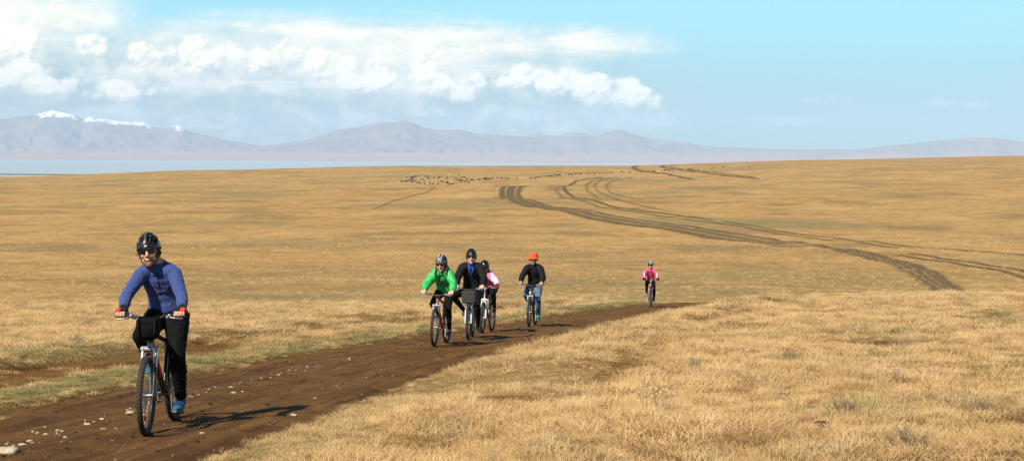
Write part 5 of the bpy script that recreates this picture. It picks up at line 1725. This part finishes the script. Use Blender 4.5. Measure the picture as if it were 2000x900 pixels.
# puddle shining in the far track
def _pud(nt, p):
    _in(nt, p.inputs['Base Color'], (0.45, 0.47, 0.48)); p.inputs['Roughness'].default_value = 0.06; p.inputs['IOR'].default_value = 1.33
M_PUD = material('puddle_water', _pud)
L_, R_ = ground_at(1758.5, 524.5), ground_at(1776, 526)
cx, cy = (L_[0] + R_[0]) / 2, (L_[1] + R_[1]) / 2
n = 40; vs = []
for k in range(n):
    a = 2 * math.pi * k / n; w_ = 1 + 0.2 * math.sin(3 * a + 1) + 0.1 * math.sin(5 * a)
    vs.append((cx + 0.75 * w_ * math.cos(a), cy + 1.5 * w_ * math.sin(a), 0))
zt = max(float(land(v_[0], v_[1])) for v_ in vs) + 0.05
g = G(); g.add([(a, b, zt) for a, b, _ in vs] + [(a, b, zt - 0.6) for a, b, _ in vs], [tuple(range(n))] + [(k, k + n, (k + 1) % n + n, (k + 1) % n) for k in range(n)], False)
tag(g.build('puddle', M_PUD), 'small bright puddle lying in the far track at the right', None, None, 'structure')

# ------------------------------------------------------------------ stones on the road
def _stone(nt, p):
    P = objco(nt); n = noise(nt, P, 25, 5, 0.65); r = _rand(nt)
    c = mixc(nt, n.step(0.35, 0.7), (0.35, 0.275, 0.18), (0.55, 0.46, 0.34)); c = mixc(nt, r * 0.4, c, (0.33, 0.25, 0.16))
    _in(nt, p.inputs['Base Color'], c); p.inputs['Roughness'].default_value = 0.9
    bump(nt, p, n, 0.5, 0.01)


M_STONE = material('pale_limestone', _stone)


def stone_geo(r, rng, flat=0.55, sub=2):
    bm = bmesh.new(); bmesh.ops.create_icosphere(bm, subdivisions=sub, radius=1)
    v = np.array([q.co[:] for q in bm.verts]); bm.verts.index_update(); f = [tuple(q.index for q in p.verts) for p in bm.faces]; bm.free()
    o = rng.uniform(0, 50)
    v = v * (1 + 0.30 * vnoise(v[:, 0] * 1.3 + o, v[:, 1] * 1.3, v[:, 2] * 1.3, 1) + 0.12 * vnoise(v[:, 0] * 3 + o, v[:, 1] * 3, v[:, 2] * 3, 2))[:, None]
    v = np.sign(v) * np.abs(v) ** 0.9
    return v * np.array([r, r * rng.uniform(0.6, 0.95), r * flat * rng.uniform(0.7, 1.1)]), f


def road_hit(px, row):
    d = ray(px, row); ys = np.linspace(6, 75, 5000); k = np.nonzero(d[2] * ys <= road_z(d[0] * ys, ys))[0][0]
    return d[0] * ys[k], ys[k]


_rs = np.random.default_rng(3)
STONES = [((14, 884), 0.088, 'largest pale stone, at the bottom left corner of the road'), ((58, 861), 0.036, 'pale stone right of the largest one in the stony strip'), ((43, 868), 0.045, 'flat pale stone nearest the largest one'), ((90, 848), 0.034, 'pale stone in the middle of the near stony strip'),
          ((127, 853), 0.026, 'small pale stone below the near stony strip, right of the flat stones'), ((113, 840), 0.034, 'pale stone at the top of the near stony strip'), ((170, 828), 0.040, 'flat pale stone left of the leading front wheel'), ((199, 818), 0.036, 'pale stone in the strip close to the leading front wheel'),
          ((201, 837), 0.026, 'small pale stone lying alone below the stony strip, left of the leading wheel'), ((254, 806), 0.070, 'long pale stone right beside the leading front wheel'), ((450, 756), 0.036, 'pale stone behind the long shadow, upper of the pair'), ((456, 767), 0.045, 'flat pale stone behind the long shadow, lower of the pair'),
          ((474, 764), 0.026, 'small pale stone right of the pair behind the shadow'), ((395, 846), 0.034, 'pale splinter of stone in front of the long shadow'), ((574, 811), 0.045, 'pale stone at the grassy edge below the shadow tip'), ((545, 732), 0.032, 'pale stone on the crown of the road between leader and group'),
          ((683, 700), 0.034, 'farthest pale stone on the crown of the road'), ((615, 777), 0.024, 'small pale stone by the grass tip right of the shadow')]
for (px, row), r_, lab in STONES:
    r_ = r_ * (0.72 if r_ < 0.08 else 0.95); x, y = road_hit(px, row); v, f = stone_geo(r_, _rs, 0.42 if r_ < 0.08 else 0.5, 3)
    me = bpy.data.meshes.new('stone'); me.from_pydata(v.tolist(), [], f); me.materials.append(M_STONE)
    me.polygons.foreach_set('use_smooth', [r_ > 0.05] * len(f))
    o = bpy.data.objects.new('stone', me); COL.objects.link(o)
    o.location = (x, y, float(road_z(x, y)) + r_ * 0.03); o.rotation_euler = (0, 0, _rs.uniform(-0.5, 0.5))
    tag(o, lab, 'stone', 'pale stones on the road')

g = G()
LINE = [(20, 884), (60, 860), (115, 843), (180, 824), (250, 805), (330, 782), (400, 764), (470, 748), (560, 727), (640, 708), (720, 690)]
LW = np.array([road_hit(*q) for q in LINE])
t_ = np.r_[0, np.cumsum(np.hypot(*np.diff(LW, axis=0).T))]
for k in range(560):
    if k < 190:
        u = _rs.uniform(0, t_[-1]) * _rs.uniform(0.5, 1) ** 0.6; x, y = np.interp(u, t_, LW[:, 0]) + _rs.normal(0, 0.17), np.interp(u, t_, LW[:, 1]) + _rs.normal(0, 0.17); r_ = 0.004 + 0.013 * _rs.uniform(0, 1) ** 4
    else:
        y = _rs.uniform(8, 42); x = float(road_x(y)) + _rs.uniform(-1.5, 1.6); r_ = 0.004 + 0.008 * _rs.uniform(0, 1) ** 3
    v, f = stone_geo(r_ * (1 + y / 120), _rs, 0.6, 1)
    g.add(v + np.array([x, y, float(road_z(x, y)) + r_ * 0.15]), f, False)
tag(g.build('gravel', M_STONE), 'scattered pale gravel on the dirt road', None, None, 'stuff')
# dark clods of soil thrown up beside the ruts
M_CLOD = simple('dark_soil_clod', (0.045, 0.024, 0.012), 1.0, 0, 0.1, 0.35, 30, 0.4)
g = G()
for k in range(620):
    y = 7.5 + 40 * _rs.uniform(0, 1) ** 1.6; x = float(road_x(y)) + _rs.choice([-0.25, 0.28, 1.1, -1.25]) + _rs.normal(0, 0.16); r_ = 0.007 + 0.02 * _rs.uniform(0, 1) ** 3
    v, f = stone_geo(r_, _rs, 0.7, 1); g.add(v + np.array([x, y, float(road_z(x, y)) + r_ * 0.1]), f, False)
tag(g.build('soil_clods', M_CLOD), 'crumbs of dark soil lying on the dirt road', None, None, 'stuff')

# ------------------------------------------------------------------ plants that stand out of the grass
M_STALK = simple('grey_dry_stalk', (0.36, 0.26, 0.14), 0.9, 0, 0.2, 0.2, 20)
M_FLOWER = simple('white_papery_flower', (0.60, 0.55, 0.44), 0.9, 0, 0.2, 0.08, 60)
M_GREYLEAF = simple('grey_green_leaf', (0.17, 0.17, 0.10), 0.85, 0, 0.2, 0.25, 20)
M_DEADTWIG = simple('grey_dead_twigs', (0.26, 0.19, 0.115), 0.95, 0, 0.1, 0.25, 20)


def at_ground(px, row):
    x, y = ground_at(px, row)
    return x, y, float(land(x, y)) - 0.01


def flower_plant(px, row, label, n=9, h=0.17, sp=0.13):
    x, y, z = at_ground(px, row)
    root = empty('dried_flower_plant', Matrix.Translation((x, y, z))); tag(root, label, 'plant', 'dried white flower plants in the grass')
    gs = G()
    for k in range(n):
        a = _rs.uniform(0, 6.28); r_ = sp * _rs.uniform(0.1, 1); hh = h * _rs.uniform(0.65, 1.1)
        tip = V3((r_ * math.cos(a), r_ * math.sin(a), hh)); gs.tube([(0.3 * tip.x, 0.3 * tip.y, 0), (0.7 * tip.x, 0.7 * tip.y, hh * 0.6), tip], 0.0022, 5)
        gf = G(); gf.blob(tip, (0.004, 0.004, 0.004), None, 6, 4)
        for j in range(4): gf.blob(tip + V3((_rs.normal(0, 0.004), _rs.normal(0, 0.004), _rs.normal(0, 0.003))), (0.0045, 0.0045, 0.0035), None, 8, 5)
        gf.build('flower_head', M_FLOWER, root)
    gs.build('stems', M_STALK, root)


for px, row, lab, n, h in [(1290, 800, 'clump of white dried flowers low in the centre of the near grass', 12, 0.17), (1262, 800, 'thin white dried flower just left of the central flower clump', 4, 0.18), (1182, 800, 'sparse grey dried flower nearest the road side of the grass', 5, 0.15), (1747, 745, 'broad spray of white dried flowers at the right middle of the grass', 14, 0.16),
                         (1460, 706, 'small white dried flower patch above the central grass', 9, 0.15), (1665, 664, 'white dried flowers far up the grass, left of the farthest two', 12, 0.2), (1775, 672, 'white dried flowers far up the grass, middle of the farthest three', 12, 0.2), (1948, 668, 'white dried flowers far up the grass at the right edge', 12, 0.2)]:
    flower_plant(px, row, lab, n, h)


def bush(name, px, row, label, mat, n, rad, h, cat):
    x, y, z = at_ground(px, row); g = G()
    root = empty(name, Matrix.Translation((x, y, z))); tag(root, label, cat)
    for k in range(n):
        a = _rs.uniform(0, 6.28); le = _rs.uniform(0.05, 1.15 if name == 'dead_shrub' else 0.7); hh = h * _rs.uniform(0.6, 1.15); q = rad * 0.35 * _rs.uniform(0, 1)
        b = V3((q * math.cos(a), q * math.sin(a), 0)); d = V3((math.sin(le) * math.cos(a), math.sin(le) * math.sin(a), math.cos(le)))
        m_ = b + d * hh * 0.5 + V3((_rs.normal(0, .01), _rs.normal(0, .01), 0)); e = b + d * hh
        g.tube([b, m_, e], [0.0022, 0.0018, 0.0006], 5)
        if name == 'dead_shrub':
            for j in range(2): g.tube([m_, m_ + (d + V3((_rs.normal(0, .6), _rs.normal(0, .6), _rs.normal(0, .3)))) * hh * 0.35], [0.0018, 0.0006], 4)
    g.build('leaves' if name == 'grass_tussock' else 'twigs', mat, root)


bush('grass_tussock', 1357, 722, 'grey-green grass tussock standing out in the left half of the near grass', M_GREYLEAF, 60, 0.10, 0.15, 'tussock')
bush('grass_tussock', 1690, 800, 'yellow-green tussock of long blades right of centre in the near grass', simple('yellow_green_blade', (0.40, 0.33, 0.11), 0.8), 60, 0.4, 0.22, 'tussock')
for px, row, lab in [(1905, 812, 'grey dead shrub at the lower right of the near grass'), (1650, 808, 'grey dead shrub beside the yellow-green tussock'), (1777, 878, 'grey dead shrub near the bottom edge of the grass'), (1542, 708, 'small grey dead shrub in the middle of the near grass'), (152, 672, 'grey dead shrub on the eroded bank left of the leading cyclist')]:
    bush('dead_shrub', px, row, lab, M_DEADTWIG, 55, 0.16, 0.15 if px > 500 else 0.2, 'shrub')
x, y, z = at_ground(1603, 838)
v, f = stone_geo(0.055, _rs, 0.6, 3); g = G(); g.add(v, f); o = g.build('dung_clod', M_CLOD); o.location = (x, y, z + 0.035); tag(o, 'dark brown clod lying in the near grass right of centre', 'clod')
# ------------------------------------------------------------------ sun, sky, haze, camera
SUN_AZ = R(SUN_AZ_DEG) if 'SUN_AZ_DEG' in globals() else R(44)   # how far left of straight behind the camera the sun stands
SUN_EL = R(43)
to_sun = Vector((-math.sin(SUN_AZ) * math.cos(SUN_EL), -math.cos(SUN_AZ) * math.cos(SUN_EL), math.sin(SUN_EL)))
sun = bpy.data.lights.new('sun', 'SUN')
sun.energy = 5.0; sun.angle = R(0.53); sun.color = (1.0, 0.94, 0.84)
so = bpy.data.objects.new('sun', sun); COL.objects.link(so)
so.rotation_euler = to_sun.to_track_quat('Z', 'Y').to_euler()
so.location = to_sun * 200

W = bpy.data.worlds.new('World'); SC.world = W; W.use_nodes = True
nt = W.node_tree; nt.nodes.clear()
out = nt.nodes.new('ShaderNodeOutputWorld'); bg = nt.nodes.new('ShaderNodeBackground')
nt.links.new(bg.outputs[0], out.inputs[0])
sky = nt.nodes.new('ShaderNodeTexSky'); sky.sky_type = 'NISHITA'; sky.sun_disc = False
sky.sun_elevation = SUN_EL
sky.sun_rotation = math.atan2(to_sun.x, to_sun.y)
sky.altitude = 3000; sky.air_density = 1.0; sky.dust_density = 0.6; sky.ozone_density = 1.0
SKYK = 0.05
bg.inputs[1].default_value = SKYK
tc = nt.nodes.new('ShaderNodeTexCoord').outputs['Generated']
sp = nt.nodes.new('ShaderNodeSeparateXYZ'); nt.links.new(tc, sp.inputs[0])
dx, dy, dz = [S(nt, sp.outputs[i]) for i in range(3)]
A = dx._m('ARCTAN2', dy) * 57.2958           # azimuth, degrees right of north (+Y)
El = dz._m('ARCSINE') * 57.2958              # elevation, degrees


def AE(px, row):
    d = ray(px, row); d = d / np.linalg.norm(d)
    return math.degrees(math.atan2(d[0], d[1])), math.degrees(math.asin(d[2]))


def cl(v):  # cloud radiance in display terms -> background units
    return tuple(c / SKYK for c in v)


c = sky.outputs[0]
# thin air over the plateau: paler and more cyan than the raw model
hor = El.step(7.5, 0.3)
c = mixc(nt, 0.80, c, mixc(nt, El.step(0.0, 6.0), cl((0.215, 0.335, 0.20)), cl((0.30, 0.70, 0.81))))
rest = mixc(nt, El.step(8, 22), c, sky.outputs[0])
c = rest
wq = comb(nt, A, El * 1.25, 0.0)
nb = noise(nt, wq, 0.55, 6, 0.60, 0.2)
ns = noise(nt, comb(nt, A * 0.16, El * 1.1, 4.0), 0.9, 4, 0.62, 0.4)
white = cl((0.93, 0.86, 0.71)); grey = cl((0.43, 0.49, 0.49))
# low pale bank filling the sky under the clouds on the left
topline = El - A.step(-19, 8) * 0.6
low = A.step(9.5, -3.0) * topline.step(5.2, 3.6)
lowc = mixc(nt, ((ns - 0.5) * 2.6 + (nb - 0.5) * 1.6 + 0.35).step(0.1, 1.0), cl((0.365, 0.405, 0.37)), cl((0.55, 0.58, 0.54)))
c = mixc(nt, low * 0.88 * (0.80 + (ns - 0.5) * 0.8).clamp(), c, lowc)


def ell2(px, row, rx, ry):
    """squared elliptical distance from a cloud centre"""
    a, e = AE(px, row)
    kx, ky = 48.5 / rx, 48.5 / ry
    u = A._m('MULTIPLY_ADD', kx, -a * kx); v = El._m('MULTIPLY_ADD', ky, -e * ky)
    return v._m('MULTIPLY_ADD', v, u * u)


def ell(px, row, rx, ry):
    return 1.0 - ell2(px, row, rx, ry)


# high veil spreading from the left
v1 = (A - AE(640, 0)[0]) / 13.2
veil = (1.0 - v1 * v1)
vt = (El - AE(700, 108)[1]) / 2.1
veil = veil - vt * vt * 1.1
veil2 = ell(40, 40, 260, 120)
veil3 = ell(1060, 92, 270, 62)
vm = (veil.max(veil2).max(veil3 * 0.75) + (ns - 0.5) * 1.5 + (nb - 0.5) * 0.6).step(-0.05, 1.0)
c = mixc(nt, vm * 0.93, c, mixc(nt, (ns * 0.6 + nb * 0.4).step(0.36, 0.6), cl((0.60, 0.66, 0.62)), white))
# cumulus heads
heads_ = [(25, 95, 80, 55), (30, 150, 110, 45), (190, 100, 58, 38), (275, 118, 46, 42), (385, 118, 80, 52), (440, 105, 62, 44), (520, 118, 78, 46),
         (620, 128, 74, 46), (680, 150, 66, 54), (740, 160, 62, 42), (826, 138, 50, 58), (850, 165, 66, 52), (905, 185, 50, 30), (936, 166, 24, 28),
         (1018, 158, 60, 40), (1080, 165, 80, 46), (1150, 178, 74, 44), (1222, 175, 40, 44), (1250, 195, 50, 36), (230, 180, 90, 30), (110, 170, 70, 34)]
heads = [(x, y, a * 0.88, b * 0.86) for x, y, a, b in heads_]


def vor(scale, ox=0.0, oy=0.0):
    q = comb(nt, A + ox + (wn - 0.5) * 0.5, (El + oy) * 1.15 + (wn - 0.5) * 0.3, 0.0)
    n = nt.nodes.new('ShaderNodeTexVoronoi'); n.voronoi_dimensions = '2D'; n.feature = 'SMOOTH_F1'; n.inputs['Smoothness'].default_value = 0.35
    n.inputs['Scale'].default_value = scale; nt.links.new(q, n.inputs['Vector'])
    return S(nt, n.outputs['Distance'])


wn = noise(nt, wq, 2.2, 3, 0.5)
f, f2 = None, None
for hx, hy, hrx, hry in heads:
    e = ell2(hx, hy, hrx, hry); e2 = ell2(hx, hy - 0.35 * hry, hrx * 1.15, hry * 0.95)
    f = e if f is None else f._m('SMOOTH_MIN', e, 0.3)
    f2 = e2 if f2 is None else f2._m('SMOOTH_MIN', e2, 0.3)
f = (1.0 - f).max(-2.5); f2 = (1.0 - f2).max(-3.0)
v1_, v2_ = vor(0.95), vor(2.3)
w1_, w2_ = vor(0.95, -0.16, 0.16), vor(2.3, -0.08, 0.08)
edge = (0.45 - v1_) * 1.5 + (0.42 - v2_) * 0.75 + (nb - 0.5) * 1.3
cm = f + edge
mask = cm.step(-0.05, 0.75) * (f2 + edge * 0.4 + (ns - 0.5) * 1.6).step(-0.9, 1.0)
lit = ((w1_ - v1_) * 1.5 + (w2_ - v2_) * 1.2 + f2 * 0.8 + 0.05 + (nb - 0.5) * 1.0).step(-0.5, 0.8)
# soft tattered cloud under the puffs
nt_ = noise(nt, comb(nt, A * 0.8, El * 1.6, 9.0), 0.8, 5, 0.58, 0.5)
soft = (nt_ + (nb - 0.5) * 0.5).step(0.47, 0.66) * A.step(7.0, 0.0) * El.step(0.3, 1.3) * El.step(5.0, 3.4)
c = mixc(nt, soft * 0.62, c, cl((0.68, 0.68, 0.61)))
shad = (nt_ + (nb - 0.5) * 0.5).step(0.48, 0.34) * A.step(7.0, 0.0) * El.step(0.3, 1.3) * El.step(4.6, 3.0)
c = mixc(nt, shad * 0.5, c, cl((0.30, 0.37, 0.37)))
c = mixc(nt, mask * 0.90, c, mixc(nt, lit, grey, cl((0.98, 0.90, 0.735))))
# wisps low on the right
hf = noise(nt, comb(nt, A * 1.2, El * 2.0 - A * 0.5, 2.0), 1.9, 5, 0.62, 0.3)
wis = (ell(1530, 238, 90, 14).max(ell(1215, 235, 160, 26)).max(ell(1620, 195, 60, 10)).max(ell(1905, 205, 26, 9)).max(ell(1100, 225, 260, 22)) + (nb - 0.5) * 2.2 + (ns - 0.5) + (hf - 0.5) * 2.0).step(0.1, 1.2)
wis = wis.max((ell(1840, 203, 40, 13) + (hf - 0.5) * 3.6).step(0.1, 1.1))
c = mixc(nt, wis * 0.45, c, cl((0.58, 0.62, 0.60)))
nt.links.new(c, bg.inputs[0])

# the air itself
m = bpy.data.materials.new('thin_haze'); m.use_nodes = True
n_ = m.node_tree; n_.nodes.clear()
mo = n_.nodes.new('ShaderNodeOutputMaterial'); pv = n_.nodes.new('ShaderNodeVolumePrincipled')
pv.inputs['Color'].default_value = (0.55, 0.735, 0.97, 1)
pv.inputs['Density'].default_value = HAZE
pv.inputs['Anisotropy'].default_value = -0.18
pv.inputs['Density Attribute'].default_value = ''
n_.links.new(pv.outputs[0], mo.inputs['Volume'])
m.cycles.homogeneous_volume = True
m.cycles.volume_sampling = 'MULTIPLE_IMPORTANCE'
g = G(); g.box((0, 15000, 470), (35000, 37000, 1140))
hz = g.build('haze', m)
tag(hz, 'pale blue haze over the lake and mountains', None, None, 'stuff')

cam = bpy.data.cameras.new('camera')
cam.sensor_width = 36; cam.lens = 36 * F / 2000
cam.shift_y = -141 / 2000
cam.clip_start = 0.1; cam.clip_end = 90000
co = bpy.data.objects.new('camera', cam); COL.objects.link(co)
co.rotation_euler = (math.pi / 2, -ROLL, 0)
SC.camera = co
vs = SC.view_settings
SC.display_settings.display_device = 'sRGB'
vs.view_transform = 'Standard'; vs.look = 'None'; vs.gamma = 1; vs.use_curve_mapping = False
vs.exposure = EXPO
SC.cycles.volume_bounces = 1
SC.cycles.max_bounces = 5
SC.cycles.diffuse_bounces = 3
SC.cycles.glossy_bounces = 2
SC.cycles.transmission_bounces = 3
SC.cycles.caustics_reflective = False
SC.cycles.caustics_refractive = False
SC.cycles.use_denoising = DENOISE
SC.cycles.denoising_prefilter = 'NONE'
SC.cycles.sample_clamp_indirect = 1.2
SC.cycles.sample_clamp_direct = 1.8
